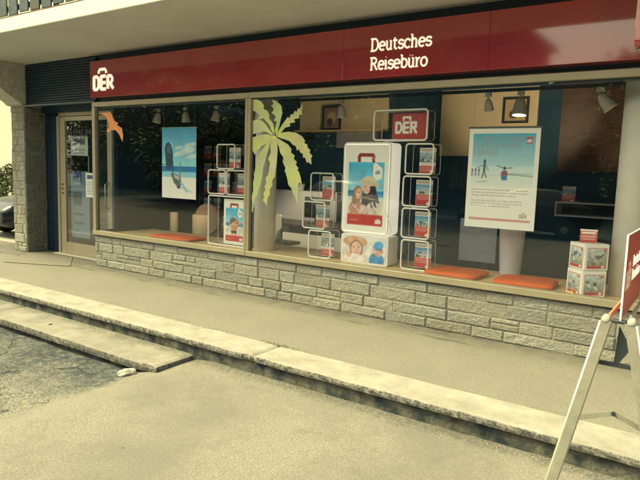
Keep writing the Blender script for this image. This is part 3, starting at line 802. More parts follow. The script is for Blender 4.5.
# logo: three heavy letters with a bag handle
mb = MB(); y = -.106; w = .030
def T(pts, r=w): mb.tube([(a, y, b_) for a, b_ in pts], r, 8, flat=((0, 1, 0), .5))
x0 = -8.13; zb, zt = 2.775, 2.965
T([(x0, zb), (x0, zt)]); T([(x0, zt)] + [(x0 + .055 + .06 * math.sin(R(a)), (zt + zb) / 2 + (zt - zb) / 2 * math.copysign(abs(math.cos(R(a))) ** .6, math.cos(R(a)))) for a in range(0, 181, 12)] + [(x0, zb)], w * .85)
x1 = x0 + .175; T([(x1, zb), (x1, zt)])
for z in (zb, (zb + zt) / 2, zt): T([(x1, z), (x1 + .11, z)], w * .85)
x2 = x1 + .165; T([(x2, zb), (x2, zt)]); T([(x2, zt)] + [(x2 + .055 + .052 * math.sin(R(a)), zt - .052 + .052 * math.cos(R(a))) for a in range(0, 181, 15)] + [(x2, zt - .104)], w * .8); T([(x2 + .05, zt - .10), (x2 + .125, zb)], w * .9)
T([(x1 - .055, zt + .045), (x1 - .055, zt + .075), (x1 - .03, zt + .105), (x1 + .10, zt + .105), (x1 + .125, zt + .075), (x1 + .125, zt + .045)], .022)
sp(mb, 'logo', m_lettercream)

# projecting sign at the top right
P = empty('projecting_sign', (-.562, -.12, 2.605), label='projecting red and cream light box sign at the top right corner', cat='sign')
mb = MB(); mb.prism(rrect(.76, .60, .045, 5, -.40, .30), -.045, .045, axis='x'); mb.build('box', m_signred, P)
mb = MB(); mb.box(-.050, -.0455, -.775, -.025, .135, .585, bev=.002); mb.build('cream_face', mat('sign cream', alb(255, 238, 170, 1.0), .4), P)
mb = MB(); mb.box(-.015, .015, -.02, .02, .25, .35); mb.build('bracket', m_alud, P)
mb = MB(); mb.box(-.03, .03, -.72, -.08, -.02, -.002, bev=.004); mb.build('bottom_edge', m_alu, P)

# ------------------------------------------------------------------ window stickers
def sticker(name, polys, cols, label, cat):
    mb = MB()
    rr_ = random.Random(3)
    for k, pl in enumerate(polys):
        yy = -.0005 - .0009 * (k % 12)
        o = len(mb.v); n = len(pl)
        for a, b_ in pl:
            mb.v.append((a, yy, b_)); mb.v.append((a, yy - .0006, b_))
            c = cols[k % len(cols)]; f = 1 + .28 * noise.noise(Vector((a * 7, b_ * 7, 2)))
            for _ in (0, 1): mb.c.append((c[0] * f, c[1] * f, c[2] * (.9 + .5 * noise.noise(Vector((a * 5, b_ * 5, 9)))), 1))
        mb.face([o + 2 * i for i in range(n)]); mb.face([o + 2 * i + 1 for i in range(n)][::-1])
        for i in range(n):
            j = (i + 1) % n; mb.face([o + 2 * i, o + 2 * j, o + 2 * j + 1, o + 2 * i + 1])
    bm = None
    o = mb.build(name, vmat('vinyl', rough=.45), fixn=True)
    bm = bmesh.new(); bm.from_mesh(o.data); bmesh.ops.triangulate(bm, faces=[f for f in bm.faces if len(f.verts) > 4]); bm.to_mesh(o.data); bm.free()
    return tag(o, label, cat)
bird = [(-8.139, 2.433), (-7.87, 2.437), (-7.775, 2.30), (-7.69, 2.27), (-7.715, 2.24), (-7.60, 2.19), (-7.575, 2.08), (-7.59, 1.985), (-7.67, 2.10), (-7.76, 2.165), (-7.86, 2.165), (-7.93, 2.128), (-7.985, 2.155), (-7.915, 2.195), (-7.915, 2.27), (-7.98, 2.365), (-8.07, 2.405)]
sticker('bird_sticker', [bird], [(.78, .30, .10)], 'orange seabird silhouette stuck on the left window glass', 'sticker')
# palm: nine serrated fronds
ctr = (-4.625, 2.03)
fr = [[(-4.99, 2.514), (-4.917, 2.509), (-4.855, 2.481), (-4.806, 2.43), (-4.819, 2.392), (-4.751, 2.364), (-4.715, 2.3), (-4.725, 2.274), (-4.656, 2.209), (-4.638, 2.132), (-4.623, 2.071), (-4.677, 2.12), (-4.712, 2.185), (-4.774, 2.237), (-4.809, 2.276), (-4.894, 2.265), (-4.878, 2.322), (-4.948, 2.357), (-4.99, 2.377)], [(-4.987, 2.247), (-4.911, 2.266), (-4.825, 2.238), (-4.773, 2.199), (-4.711, 2.133), (-4.635, 2.061), (-4.702, 2.077), (-4.771, 2.108), (-4.822, 2.114), (-4.872, 2.089), (-4.9, 2.097), (-4.982, 2.079)], [(-4.681, 2.494), (-4.615, 2.481), (-4.532, 2.421), (-4.513, 2.332), (-4.536, 2.257), (-4.554, 2.182), (-4.581, 2.106), (-4.603, 2.066), (-4.624, 2.132), (-4.606, 2.196), (-4.601, 2.234), (-4.647, 2.24), (-4.616, 2.285), (-4.643, 2.316), (-4.683, 2.332), (-4.651, 2.374), (-4.669, 2.413), (-4.696, 2.426), (-4.653, 2.442)], [(-4.207, 2.426), (-4.223, 2.349), (-4.212, 2.304), (-4.258, 2.3), (-4.251, 2.263), (-4.335, 2.253), (-4.312, 2.215), (-4.397, 2.204), (-4.386, 2.167), (-4.459, 2.155), (-4.531, 2.093), (-4.602, 2.061), (-4.555, 2.131), (-4.509, 2.194), (-4.462, 2.243), (-4.431, 2.28), (-4.399, 2.267), (-4.378, 2.316), (-4.346, 2.308), (-4.322, 2.352), (-4.291, 2.338), (-4.277, 2.38), (-4.254, 2.369)], [(-4.602, 2.051), (-4.538, 2.091), (-4.409, 2.105), (-4.298, 2.091), (-4.203, 2.048), (-4.155, 1.991), (-4.169, 1.966), (-4.122, 1.949), (-4.121, 1.917), (-4.074, 1.881), (-4.089, 1.856), (-4.041, 1.812), (-4.062, 1.794), (-4.053, 1.713), (-4.1, 1.745), (-4.121, 1.732), (-4.148, 1.793), (-4.178, 1.793), (-4.186, 1.842), (-4.227, 1.855), (-4.238, 1.892), (-4.275, 1.879), (-4.292, 1.929), (-4.341, 1.949), (-4.39, 1.992), (-4.454, 2.009), (-4.52, 2.025)], [(-4.602, 2.04), (-4.486, 1.984), (-4.411, 1.949), (-4.354, 1.891), (-4.363, 1.853), (-4.304, 1.816), (-4.319, 1.778), (-4.27, 1.741), (-4.285, 1.704), (-4.243, 1.667), (-4.261, 1.641), (-4.235, 1.624), (-4.207, 1.555), (-4.187, 1.475), (-4.23, 1.494), (-4.247, 1.453), (-4.227, 1.393), (-4.243, 1.341), (-4.235, 1.26), (-4.255, 1.249), (-4.288, 1.329), (-4.328, 1.368), (-4.342, 1.418), (-4.39, 1.457), (-4.41, 1.538), (-4.444, 1.619), (-4.458, 1.623), (-4.44, 1.662), (-4.488, 1.738), (-4.476, 1.789), (-4.531, 1.852), (-4.549, 1.915), (-4.594, 1.992)], [(-4.635, 2.041), (-4.581, 2.005), (-4.571, 1.877), (-4.577, 1.775), (-4.585, 1.697), (-4.596, 1.635), (-4.602, 1.552), (-4.646, 1.509), (-4.644, 1.436), (-4.683, 1.393), (-4.681, 1.32), (-4.713, 1.286), (-4.719, 1.212), (-4.737, 1.186), (-4.76, 1.221), (-4.794, 1.25), (-4.767, 1.284), (-4.785, 1.336), (-4.751, 1.379), (-4.771, 1.421), (-4.739, 1.464), (-4.755, 1.526), (-4.715, 1.57), (-4.703, 1.632), (-4.686, 1.721), (-4.721, 1.772), (-4.676, 1.851), (-4.692, 1.928), (-4.667, 1.992)], [(-4.629, 2.051), (-4.705, 1.933), (-4.714, 1.889), (-4.745, 1.811), (-4.767, 1.733), (-4.799, 1.654), (-4.803, 1.588), (-4.817, 1.524), (-4.834, 1.439), (-4.861, 1.396), (-4.887, 1.309), (-4.922, 1.265), (-4.931, 1.2), (-4.957, 1.08), (-4.974, 1.09), (-4.968, 1.198), (-4.979, 1.283), (-4.953, 1.37), (-4.96, 1.456), (-4.94, 1.541), (-4.952, 1.584), (-4.935, 1.584), (-4.93, 1.637), (-4.89, 1.717), (-4.898, 1.77), (-4.849, 1.849), (-4.792, 1.907), (-4.75, 1.966)], [(-4.619, 2.051), (-4.753, 2.077), (-4.854, 2.07), (-4.981, 2.037), (-4.977, 1.874), (-4.934, 1.817), (-4.918, 1.875), (-4.867, 1.896), (-4.84, 1.927), (-4.783, 1.948), (-4.733, 1.974), (-4.667, 2.005)]]
hub = [(ctr[0] + .03 * math.cos(a / 12 * 6.283), ctr[1] + .03 * math.sin(a / 12 * 6.283)) for a in range(12)]
sticker('palm_sticker', fr + [hub], [(.58, .62, .32), (.54, .60, .30), (.46, .58, .30), (.50, .54, .28), (.54, .55, .28), (.48, .53, .26), (.52, .54, .30), (.44, .52, .28), (.50, .54, .26)], 'large pale green palm crown stuck on the glass beside the mullion', 'sticker')

# ------------------------------------------------------------------ display cubes and brochures
def brochure(p_kind, seed, w=.20, h=.285):
    p = Paint(w, h, 34); p.rect(-1, -1, 2, 2, CREAM)
    cols = {0: ((150, 175, 150), (120, 125, 95)), 1: ((90, 165, 165), (200, 190, 140)), 2: ((165, 180, 150), (105, 110, 90)), 3: ((40, 150, 175), (220, 205, 150))}[p_kind % 4]
    top = .82
    p.grad(0, .42, 1, top, cols[1], cols[0]); p.speck(0, .42, 1, top, .5, seed, 9)
    r = random.Random(seed)
    for k in range(7): p.ell(r.random(), r.uniform(.44, .62), r.uniform(.04, .15), r.uniform(.02, .06), r.choice([(60, 80, 75), (190, 180, 140), (100, 90, 70), (220, 215, 180)]), r.uniform(-30, 30), (0, .42, 1, top))
    p.rect(0, 0, 1, .42 if p_kind % 2 else .30, RED); p.text(.08, .36 if p_kind % 2 else .24, .9, 3, .06, .018, (235, 190, 150), seed)
    if not p_kind % 2: p.rect(0, .30, 1, .42, CREAM); p.text(.08, .40, .9, 2, .05, .02, (120, 110, 90), seed + 1)
    p.logo(.78, .06, .2, CREAM); p.text(.06, .95, .9, 2, .055, .028, (150, 60, 50), seed + 5)
    return p
def card(painter, name, loc, rz, label, cat, group=None, tilt=0, thick=.006):
    o = painter.build(name, None, thick); o.location = loc; o.rotation_euler = (R(tilt), 0, rz); return tag(o, label, cat, group)
FY = .30; CD = .20
def make_cube(w=.35, h=.352, d=CD):
    root = empty('display_cube', (0, 0, 0))
    mb = MB(); mb.tube([(a, 0, b_) for a, b_ in rrect(w - .018, h - .018, .035, 5, w / 2, h / 2)], .0095, 8, closed=True); mb.build('front_rim', m_whitetube, root)
    mb = MB(); ring = rrect(w - .012, h - .012, .035, 5, w / 2, h / 2); n = len(ring); 
    for yy in (.006, d):
        for a, b_ in ring: mb.v.append((a, yy, b_))
    for i in range(n): mb.face([i, (i + 1) % n, n + (i + 1) % n, n + i], 0, True)
    mb.build('acrylic_shell', m_clear, root, fixn=False)
    mb = MB(); mb.tube([(a, d, b_) for a, b_ in rrect(w - .012, h - .012, .035, 5, w / 2, h / 2)], .003, 6, closed=True); mb.build('rear_rim', m_whitetube, root)
    return root
def copy_tree(o):
    c = o.copy(); col.objects.link(c)
    for ch in list(o.children):
        k = ch.copy(); col.objects.link(k); k.parent = c
    return c
proto = make_cube(); used = False
LZ = .547
cubes = [  # x, z, label, brochure kind
    (-5.905, LZ + 1.075, 'single acrylic display cube topping the left tower beside the mullion', 0),
    (-6.075, LZ + .718, 'acrylic display cube above the left half of the big left display case', 0),
    (-5.715, LZ + .718, 'acrylic display cube above the right half of the big left display case, touching the mullion', 2),
    (-4.285, LZ, 'acrylic display cube standing on the ledge right of the palm, lowest of its stack', 2),
    (-4.385, LZ + .362, 'acrylic display cube shifted left in the middle of the stack beside the suitcase display', 0),
    (-4.275, LZ + .724, 'acrylic display cube on top of the three-high stack beside the suitcase display', 1),
    (-2.975, LZ, 'acrylic display cube with turquoise beach brochure, lowest of the tall four-high stack', 3),
    (-2.985, LZ + .362, 'acrylic display cube second from the ledge in the four-high stack', 1),
    (-2.99, LZ + .724, 'acrylic display cube third from the ledge in the four-high stack', 1),
    (-2.975, LZ + 1.086, 'acrylic display cube topmost of the four-high stack, below the DER sign box', 2)]
for i, (x, z, lb, k) in enumerate(cubes):
    c = proto if i == 0 else copy_tree(proto)
    c.location = (x, FY, z); tag(c, lb, 'display cube', 'acrylic display cubes in the shop window')
    names = ['grey landscape', 'turquoise coast', 'pale city', 'blue sea']
    where = lb.split('cube ', 1)[1]
    card(brochure(k, 20 + i * 3), 'brochure', (x + .112 + .012 * math.sin(i * 2.3), FY + .13 + .01 * math.cos(i * 1.7), z + .020), R(4 * math.sin(i * 3.1 + 1)), 'travel brochure in the cube ' + ['topping the left tower', 'over the left half of the big case', 'over the right half of the big case', 'lowest right of the palm', 'in the middle of the three-high stack', 'on top of the three-high stack', 'lowest in the four-high stack', 'second up in the four-high stack', 'third up in the four-high stack', 'topmost in the four-high stack'][i], 'brochure', 'brochures in the display cubes')
    if k == 0:
        card(brochure(2, 60 + i), 'brochure', (x + .175, FY + .045, z + .020), R(0), 'front travel brochure overlapping another in the cube ' + ['topping the left tower', 'over the left half of the big case', '', '', 'in the middle of the three-high stack'][i], 'brochure', 'brochures in the display cubes', thick=.004) if i in (1,) else None

# suitcase pictures
def suitcase_paint(w, h, n=70, variant=0):
    p = Paint(w, h, n); p.rect(-1, -1, 2, 2, (253, 246, 205))
    L0, L1, B0, B1 = .09, .91, .20, .80
    p.rect(L0, .07, L1, .20, RED)
    p.grad(L0, B0, L1, B1, (225, 208, 150), (90, 190, 185))
    p.grad(L0, .45, L1, B1, (150, 205, 185), (60, 175, 175))
    p.grad(L0, .40, L1, .47, (60, 150, 160), (20, 120, 140)); p.grad(L0, B0, L1, .40, (230, 212, 150), (205, 205, 160))
    p.speck(L0, B0, L1, B1, .25, 3, 6)
    if variant == 0:
        # woman in a straw hat kissing a girl
        clip = (L0, B0, L1, B1)
        hair = (42, 34, 36); skin = (228, 178, 130)
        p.ell(.62, .34, .20, .16, hair, 8, clip); p.ell(.70, .26, .17, .09, (215, 195, 150), 0, clip); p.ell(.60, .47, .15, .10, hair, 0, clip)
        p.ell(.515, .505, .088, .070, skin, 10, clip); p.line(.44, .505, .465, .50, .016, skin); p.line(.49, .525, .53, .53, .007, (50, 35, 35)); p.line(.455, .475, .48, .478, .009, (190, 80, 70)); p.line(.62, .45, .74, .30, .05, (62, 48, 44)); p.line(.58, .42, .66, .28, .03, (75, 58, 50))
        p.ell(.58, .585, .15, .058, (222, 200, 140), -6, clip); p.ell(.58, .565, .24, .026, (208, 184, 122), -9, clip)
        p.ell(.30, .26, .17, .10, (190, 130, 90), 0, clip); p.ell(.46, .25, .10, .06, (225, 190, 150), 20, clip)
        p.ell(.32, .43, .105, .10, (165, 110, 65), -5, clip); p.ell(.34, .44, .072, .062, (225, 172, 120), -8, clip); p.ell(.24, .36, .05, .09, (150, 100, 60), 0, clip)
        p.line(.32, .424, .37, .421, .014, (245, 235, 210)); p.ell(.315, .452, .009, .006, (60, 40, 35)); p.ell(.365, .447, .009, .006, (60, 40, 35)); p.line(.47, .51, .50, .515, .008, (50, 35, 35))
        p.line(.22, .30, .40, .23, .05, skin); p.speck(.15, .2, .85, .35, .5, 8, 14)
        p.line(L0 + .04, .10, .35, .10, .008, (240, 190, 160))
    else:
        clip = (L0, B0, L1, B1)
        p.ell(.45, .50, .16, .10, (110, 80, 60), 20, clip); p.ell(.58, .46, .13, .09, (140, 100, 70), -20, clip); p.ell(.5, .38, .15, .10, (205, 140, 90), 0, clip)
        p.line(.3, .42, .6, .52, .06, (210, 150, 100)); p.line(.6, .44, .85, .50, .05, (205, 150, 100)); p.rect(.36, .24, .62, .31, (60, 60, 60))
        p.line(.42, .24, .42, .21, .06, (200, 140, 95)); p.line(.56, .24, .57, .21, .06, (200, 140, 95)); p.speck(L0, B0, L1, B1, .5, 9, 9)
    p.rect(L0, .07, L1, B0, RED); p.logo(.81, .118, .12, CREAM, .016); p.line(L0 + .06, .125, .36, .122, .008, (235, 185, 150))
    # handle
    hx0, hx1 = (.33, .66)
    p.line(hx0, .80, hx0, .865, .075, (150, 40, 38)); p.line(hx0 + .02, .885, hx1 - .02, .885, .075, (150, 40, 38)); p.line(hx1, .80, hx1, .865, .075, (150, 40, 38)); p.rect(0, 0, 0, 0, RED)
    p.grad(L0, .775, L1, .80, (80, 185, 182), (78, 183, 180))
    # luggage tag
    p.line(.66, .86, .75, .77, .010, (225, 225, 200)); p.poly([(.66, .78), (.71, .80), (.86, .74), (.86, .62), (.74, .595), (.66, .64)], (245, 240, 205)); p.logo(.765, .685, .10, (120, 120, 110), .014)
    return p
SC = empty('suitcase_display', (-3.79, FY, LZ + .362), label='large white suitcase-shaped light box with beach poster of woman and girl', cat='display')
m_lit = mat('lit white acrylic', (.85, .80, .66), .35, emit=.16)
mb = MB(); mb.prism(rrect(.64, 1.085, .05, 6, .32, .5425), 0, .25); bx = mb.build('case', m_lit, SC)
mb = MB(); mb.tube([(a, .0, b_) for a, b_ in rrect(.625, 1.07, .045, 6, .32, .5425)], .009, 8, closed=True); mb.tube([(a, .25, b_) for a, b_ in rrect(.625, 1.07, .045, 6, .32, .5425)], .009, 8, closed=True); mb.build('edge_rim', m_whitetube, SC)
o = suitcase_paint(.59, 1.02, 84).build('poster', SC, .0015); o.location = (.025, -.004, .033)
mb = MB(); mb.tube([(.60, -.012, .28), (.66, -.03, .20), (.69, -.02, .08), (.655, .0, .0), (.60, .03, -.06)], .005, 6); mb.build('cable', m_white, SC)
# lower picture box
LB = empty('picture_box', (-3.785, FY, LZ), label='white picture box showing two beach portraits under the suitcase display', cat='display')
mb = MB(); mb.prism(rrect(.645, .352, .03, 5, .3225, .176), 0, .25); mb.build('case', m_white, LB)
p = Paint(.60, .305, 84); p.rect(-1, -1, 2, 2, (235, 225, 170)); p.grad(-.1, -.1, 1.1, 1.1, (225, 205, 150), (225, 225, 185))
p.ell(.30, .78, .28, .22, (205, 150, 95)); p.ell(.30, .85, .17, .18, (215, 165, 105)); p.ell(.33, .50, .15, .34, (120, 85, 55)); p.ell(.33, .50, .125, .30, (228, 182, 130)); p.ell(.27, .57, .02, .02, (60, 45, 40)); p.ell(.385, .57, .02, .02, (60, 45, 40)); p.line(.29, .36, .37, .36, .012, (180, 90, 75)); p.ell(.33, .46, .012, .03, (205, 150, 105))
p.ell(.30, .12, .24, .17, (240, 225, 190)); p.ell(.16, .25, .06, .12, (225, 180, 130)); p.ell(.80, .12, .17, .30, (60, 140, 160)); p.ell(.83, .50, .095, .22, (222, 176, 130)); p.ell(.84, .72, .105, .15, (70, 160, 175)); p.ell(.76, .64, .06, .035, (55, 140, 160)); p.line(.74, .56, .90, .56, .028, (35, 60, 75)); p.ell(.77, .55, .02, .035, (120, 150, 150)); p.ell(.84, .55, .02, .035, (120, 150, 150)); p.line(.78, .36, .84, .355, .010, (180, 85, 70)); p.ell(.80, .47, .012, .03, (200, 150, 105)); p.ell(.92, .50, .018, .05, (205, 155, 110)); p.speck(.6, .0, 1, .8, .25, 12, 14); p.speck(0, 0, 1, 1, .3, 5, 8)
o = p.build('picture', LB, .0015); o.location = (.022, -.004, .023)
# DER sign box on top
DB = empty('sign_box', (-3.40, FY, LZ + 1.462), label='wide white framed box with red DER sign resting on the display stack', cat='sign')
mb = MB(); mb.tube([(a, 0, b_) for a, b_ in rrect(.668, .338, .04, 6, .342, .177)], .011, 8, closed=True); mb.tube([(a, .2, b_) for a, b_ in rrect(.668, .338, .04, 6, .342, .177)], .004, 8, closed=True); mb.build('rim', m_whitetube, DB)
mb = MB(); ring = rrect(.674, .344, .04, 6, .342, .177); n = len(ring)
for yy in (.006, .2):
    for a, b_ in ring: mb.v.append((a, yy, b_))
for i in range(n): mb.face([i, (i + 1) % n, n + (i + 1) % n, n + i], 0, True)
mb.build('acrylic_shell', m_clear, DB, fixn=False)
p = Paint(.43, .29, 70); p.rect(-1, -1, 2, 2, (190, 70, 52)); p.grad(-.1, -.1, 1.1, 1.1, (190, 62, 46), (160, 60, 55)); p.logo(.42, .44, .60, (252, 240, 195), .066)
o = p.build('red_sign', DB, .004); o.location = (.215, .06, .025)
# big left case
LC = empty('display_case', (-6.06, FY, LZ), label='large square acrylic display case on the ledge left of the mullion', cat='display')
mb = MB(); mb.tube([(a, 0, b_) for a, b_ in rrect(.69, .69, .03, 6, .352, .352)], .011, 8, closed=True); mb.tube([(a, .2, b_) for a, b_ in rrect(.69, .69, .03, 6, .352, .352)], .004, 8, closed=True); mb.build('rim', m_whitetube, LC)
mb = MB(); ring = rrect(.70, .70, .03, 6, .352, .352); n = len(ring)
for yy in (.006, .2):
    for a, b_ in ring: mb.v.append((a, yy, b_))
for i in range(n): mb.face([i, (i + 1) % n, n + (i + 1) % n, n + i], 0, True)
mb.build('acrylic_shell', m_clear, LC, fixn=False)
card(suitcase_paint(.40, .64, 60, 1), 'suitcase_poster', (-5.80, FY + .05, LZ + .022), 0, 'suitcase-shaped beach poster of a couple inside the large left display case', 'poster', thick=.012)

# hanging posters
p = Paint(.73, 1.045, 90); p.grad(-.1, .44, 1.1, 1.1, (150, 215, 195), (10, 140, 160)); p.grad(-.1, .38, 1.1, .46, (25, 130, 150), (15, 110, 140)); p.grad(-.1, -.1, 1.1, .38, (250, 240, 190), (130, 200, 185)); p.grad(-.1, -.1, 1.1, .30, (253, 245, 198), (240, 238, 190))
for (cu, cv, ru, rv) in ((.75, .68, .22, .045), (.55, .64, .20, .035), (.85, .76, .18, .03), (.5, .72, .12, .02), (.9, .6, .2, .03)): p.ell(cu, cv, ru, rv, (205, 222, 180), 8)
p.speck(-.1, .5, 1.1, 1.1, .22, 6, 5)
p.poly([(.12, .46), (.10, .60), (.08, .70), (.12, .78), (.20, .80), (.28, .74), (.32, .66), (.34, .46), (.30, .44)], (28, 62, 72)); p.poly([(.14, .66), (.17, .76), (.24, .74), (.26, .62)], (70, 100, 85)); p.rect(-.1, .475, .35, .485, (20, 70, 80)); p.ell(.22, .43, .13, .03, (10, 80, 100))
p.poly([(.26, .36), (.30, .30), (.36, .22), (.46, .16), (.56, .17), (.58, .24), (.56, .31), (.50, .33)], (95, 100, 88)); p.poly([(.30, .35), (.54, .31), (.56, .25), (.40, .28)], (190, 180, 135)); p.line(.55, .50, .53, .20, .03, (120, 115, 95)); p.line(.32, .40, .34, .33, .03, (45, 70, 75)); p.line(.5, .17, .9, .10, .012, (140, 130, 95)); p.line(.58, .22, .74, .11, .06, (150, 195, 175)); p.ell(.5, .155, .05, .015, (25, 45, 55))
for k in range(7): p.line(.28 + k * .04, .33 - k * .02, .31 + k * .04, .30 - k * .02, .006, (60, 60, 55))
def hang(painter, x, z, label, clip_col, name='hanging_poster'):
    root = empty(name, (x, FY, z), label=label, cat='poster')
    o = painter.build('print', root, .003)
    mb = MB(); mb.box(-.01, painter.w + .01, -.006, .010, painter.h - .012, painter.h + .008, bev=.002); mb.build('hanger_rail', clip_col, root)
    for xx in (.04, painter.w - .04):
        mb = MB(); mb.tube([(xx, .003, painter.h + .008), (xx, .003, 3.147 - z)], .0012, 5); mb.build('cord', mat('nylon cord', (.25, .26, .24), .4), root)
    return root
hang(p, -7.045, 1.165, 'hanging beach poster with rock islet and longtail boat in left window', mat('clear rail', (.15, .35, .38), .3))
p = Paint(.725, 1.04, 110); p.rect(-1, -1, 2, 2, (253, 246, 205))
p.grad(.06, .42, .94, .94, (218, 228, 180), (85, 172, 165)); p.grad(.06, .42, .94, .62, (232, 230, 180), (205, 222, 180)); p.rect(.06, .63, .94, .635, (180, 215, 190))
p.rect(.06, .075, .94, .10, (215, 150, 115)); p.logo(.84, .135, .10, (150, 70, 55), .008)
p.rect(.82, .84, .90, .905, (190, 70, 50)); p.logo(.86, .865, .055, CREAM, .008)
p.text(.08, .385, .90, 3, .028, .007, (150, 120, 90), 3); p.text(.08, .275, .85, 3, .026, .007, (150, 120, 90), 5)
p.line(.50, .545, .93, .525, .010, (70, 110, 105)); p.line(.62, .548, .93, .545, .006, (90, 120, 110)); p.line(.06, .53, .5, .53, .008, (190, 200, 150))
for (a, b_, s) in ((.12, .55, .6), (.17, .55, .6), (.07, .55, .55)): p.ell(a, b_ + .05 * s, .012, .012, (60, 70, 70)); p.line(a, b_ + .035 * s, a, b_ - .03, .014, (50, 60, 65))
p.ell(.25, .665, .017, .02, (60, 55, 55)); p.line(.25, .64, .245, .57, .035, (70, 110, 110)); p.line(.245, .57, .22, .50, .016, (60, 70, 70)); p.line(.245, .57, .28, .505, .016, (60, 70, 70)); p.line(.25, .63, .14, .60, .010, (90, 80, 70)); p.line(.26, .63, .31, .57, .010, (90, 80, 70)); p.line(.15, .455, .30, .47, .006, (90, 100, 90))
p.ell(.54, .60, .02, .016, (70, 60, 60)); p.line(.43, .625, .53, .60, .012, (90, 75, 70)); p.line(.55, .60, .65, .605, .012, (90, 75, 70)); p.ell(.54, .545, .05, .035, (150, 90, 90)); p.ell(.54, .505, .055, .025, (60, 130, 140)); p.ell(.48, .50, .02, .012, (230, 235, 210)); p.ell(.60, .51, .02, .012, (230, 235, 210))
H2 = hang(p, -2.235, 1.105, 'white hanging poster of beach figures with fine print in the right window', mat('dark rail', (.10, .11, .10), .4))
for i, (t_, zz) in enumerate((('ERHOLUNG', .895), ('NATURNAHE', .825), ('FERIEN', .755))):
    text_obj('headline', t_, .082, (.055 + (.09 if i == 0 else 0), -.0015, zz), mat('pale red ink', alb(165, 165, 135, 1), .6), H2, ext=.0004)

# ------------------------------------------------------------------ cushions, cube tower, pot
def cushion(x0, x1, y0, y1, z, label, rz=0, th=.055):
    mb = MB(); n = 20; w, d = x1 - x0, y1 - y0
    def sup(t): return math.copysign(abs(t) ** .35, t)
    rows = 14; N = 44
    for i in range(rows + 1):
        ph = -math.pi / 2 + math.pi * i / rows
        for j in range(N):
            a = 2 * math.pi * j / N; cx, sx = math.cos(a), math.sin(a)
            k = (abs(cx) ** 7 + abs(sx) ** 7) ** (-1 / 7)
            rad = abs(math.cos(ph)) ** .38
            zz = (math.copysign(abs(math.sin(ph)) ** .55, math.sin(ph)) * .5 + .5) * th
            wr = 1 + .012 * noise.noise(Vector((cx * 4, sx * 4, x0)))
            pxx, pyy = cx * k * rad * w / 2 * wr, sx * k * rad * d / 2 * wr
            if ph > 0: zz += .006 * noise.noise(Vector((pxx * 9, pyy * 9, x0)))
            mb.v.append((pxx, pyy, max(0, zz)))
    for i in range(rows):
        for j in range(N):
            j2 = (j + 1) % N; mb.face([i * N + j, i * N + j2, (i + 1) * N + j2, (i + 1) * N + j], 0, True)
    o = mb.build('seat_cushion', m_orange); o.location = ((x0 + x1) / 2, (y0 + y1) / 2, z); o.rotation_euler = (0, 0, rz)
    return tag(o, label, 'cushion', 'orange cushions on the window ledge')
cushion(-7.20, -6.32, .13, .58, LZ, 'flat orange cushion alone on the ledge in the left window', th=.05)
cushion(-2.62, -2.02, .12, .66, LZ, 'orange cushion lying next to the four-high cube stack', R(-3))
cushion(-1.86, -1.27, .09, .60, LZ, 'orange cushion under the white hanging poster, nearer the column', R(3), .06)

def photo_cube(z, label, seed, loc=(-.985, .06), th=42, L=.247):
    root = empty('photo_cube', (loc[0], loc[1], z), R(th), label, 'picture cube', 'stacked white picture cubes by the column')
    mb = MB(); mb.box(0, L, 0, L, 0, .248, bev=.004); mb.build('body', m_white, root)
    def face(seed, kind):
        p = Paint(.225, .228, 40); p.rect(-1, -1, 2, 2, CREAM)
        p.rect(.06, .03, .96, .90, (205, 110, 75)); p.rect(.10, .18, .92, .86, (150, 175, 155)); p.grad(.10, .18, .92, .86, (125, 135, 85), (200, 205, 165)); p.speck(.10, .18, .92, .86, .5, seed, 7)
        r = random.Random(seed)
        for k in range(6): p.ell(r.uniform(.2, .85), r.uniform(.25, .6), r.uniform(.05, .16), r.uniform(.03, .09), r.choice([(50, 80, 55), (190, 170, 120), (110, 90, 80), (60, 130, 140), (215, 205, 170)]), r.uniform(-40, 40), (.1, .18, .92, .86))
        p.rect(.10, .05, .92, .15, (175, 55, 45)); p.ell(.84, .80, .06, .06, (190, 60, 50)); p.logo(.80, .10, .12, CREAM, .012); return p
    o = face(seed, 0).build('picture', root, .0015); o.location = (.011, -.004, .01)
    o = face(seed + 1, 1).build('picture', root, .0015); o.rotation_euler = (0, 0, R(-90)); o.location = (-.004, .236, .01)
    return root
photo_cube(LZ, 'white picture cube standing on the ledge, lower of the two by the column', 31)
photo_cube(LZ + .252, 'white picture cube stacked on top of the other by the column', 35, loc=(-.978, .066), th=43)
p = Paint(.15, .125, 26); p.rect(-1, -1, 2, 2, CREAM); p.grad(-.1, -.1, 1.1, .9, (190, 70, 50), (205, 110, 70)); p.rect(.1, .68, .9, .8, CREAM); p.text(.1, .5, .9, 2, .2, .07, (240, 200, 150), 3)
card(p, 'price_card', (-1.06, .22, LZ + .501), R(12), 'small red card standing on top of the upper picture cube', 'card', thick=.01)
# yellow tag on the lower cube
mb = MB(); mb.prism([(0, 0), (.05, .0), (.05, .05), (.02, .055), (0, .03)], 0, .004); o = mb.build('yellow_tag', mat('yellow tag', (.62, .5, .08), .6)); o.location = (-1.085, .055, LZ + .0); o.rotation_euler = (0, 0, R(-35)); tag(o, 'small yellow tag leaning against the lower picture cube', 'tag')

mb = MB(); mb.lathe([(.005, 0), (.105, 0), (.112, .02), (.145, .62), (.150, .64), (.142, .64), (.13, .55), (.02, .5)], (0, 0, 0), 40, cap=False)
o = mb.build('floor_vase', mat('frosted white pot', alb(205, 200, 165, 1.1), .5, var=.05, scale=6)); o.location = (-1.86, .80, LZ); tag(o, 'tall tapered grey white pot behind the hanging poster and cushions', 'pot')
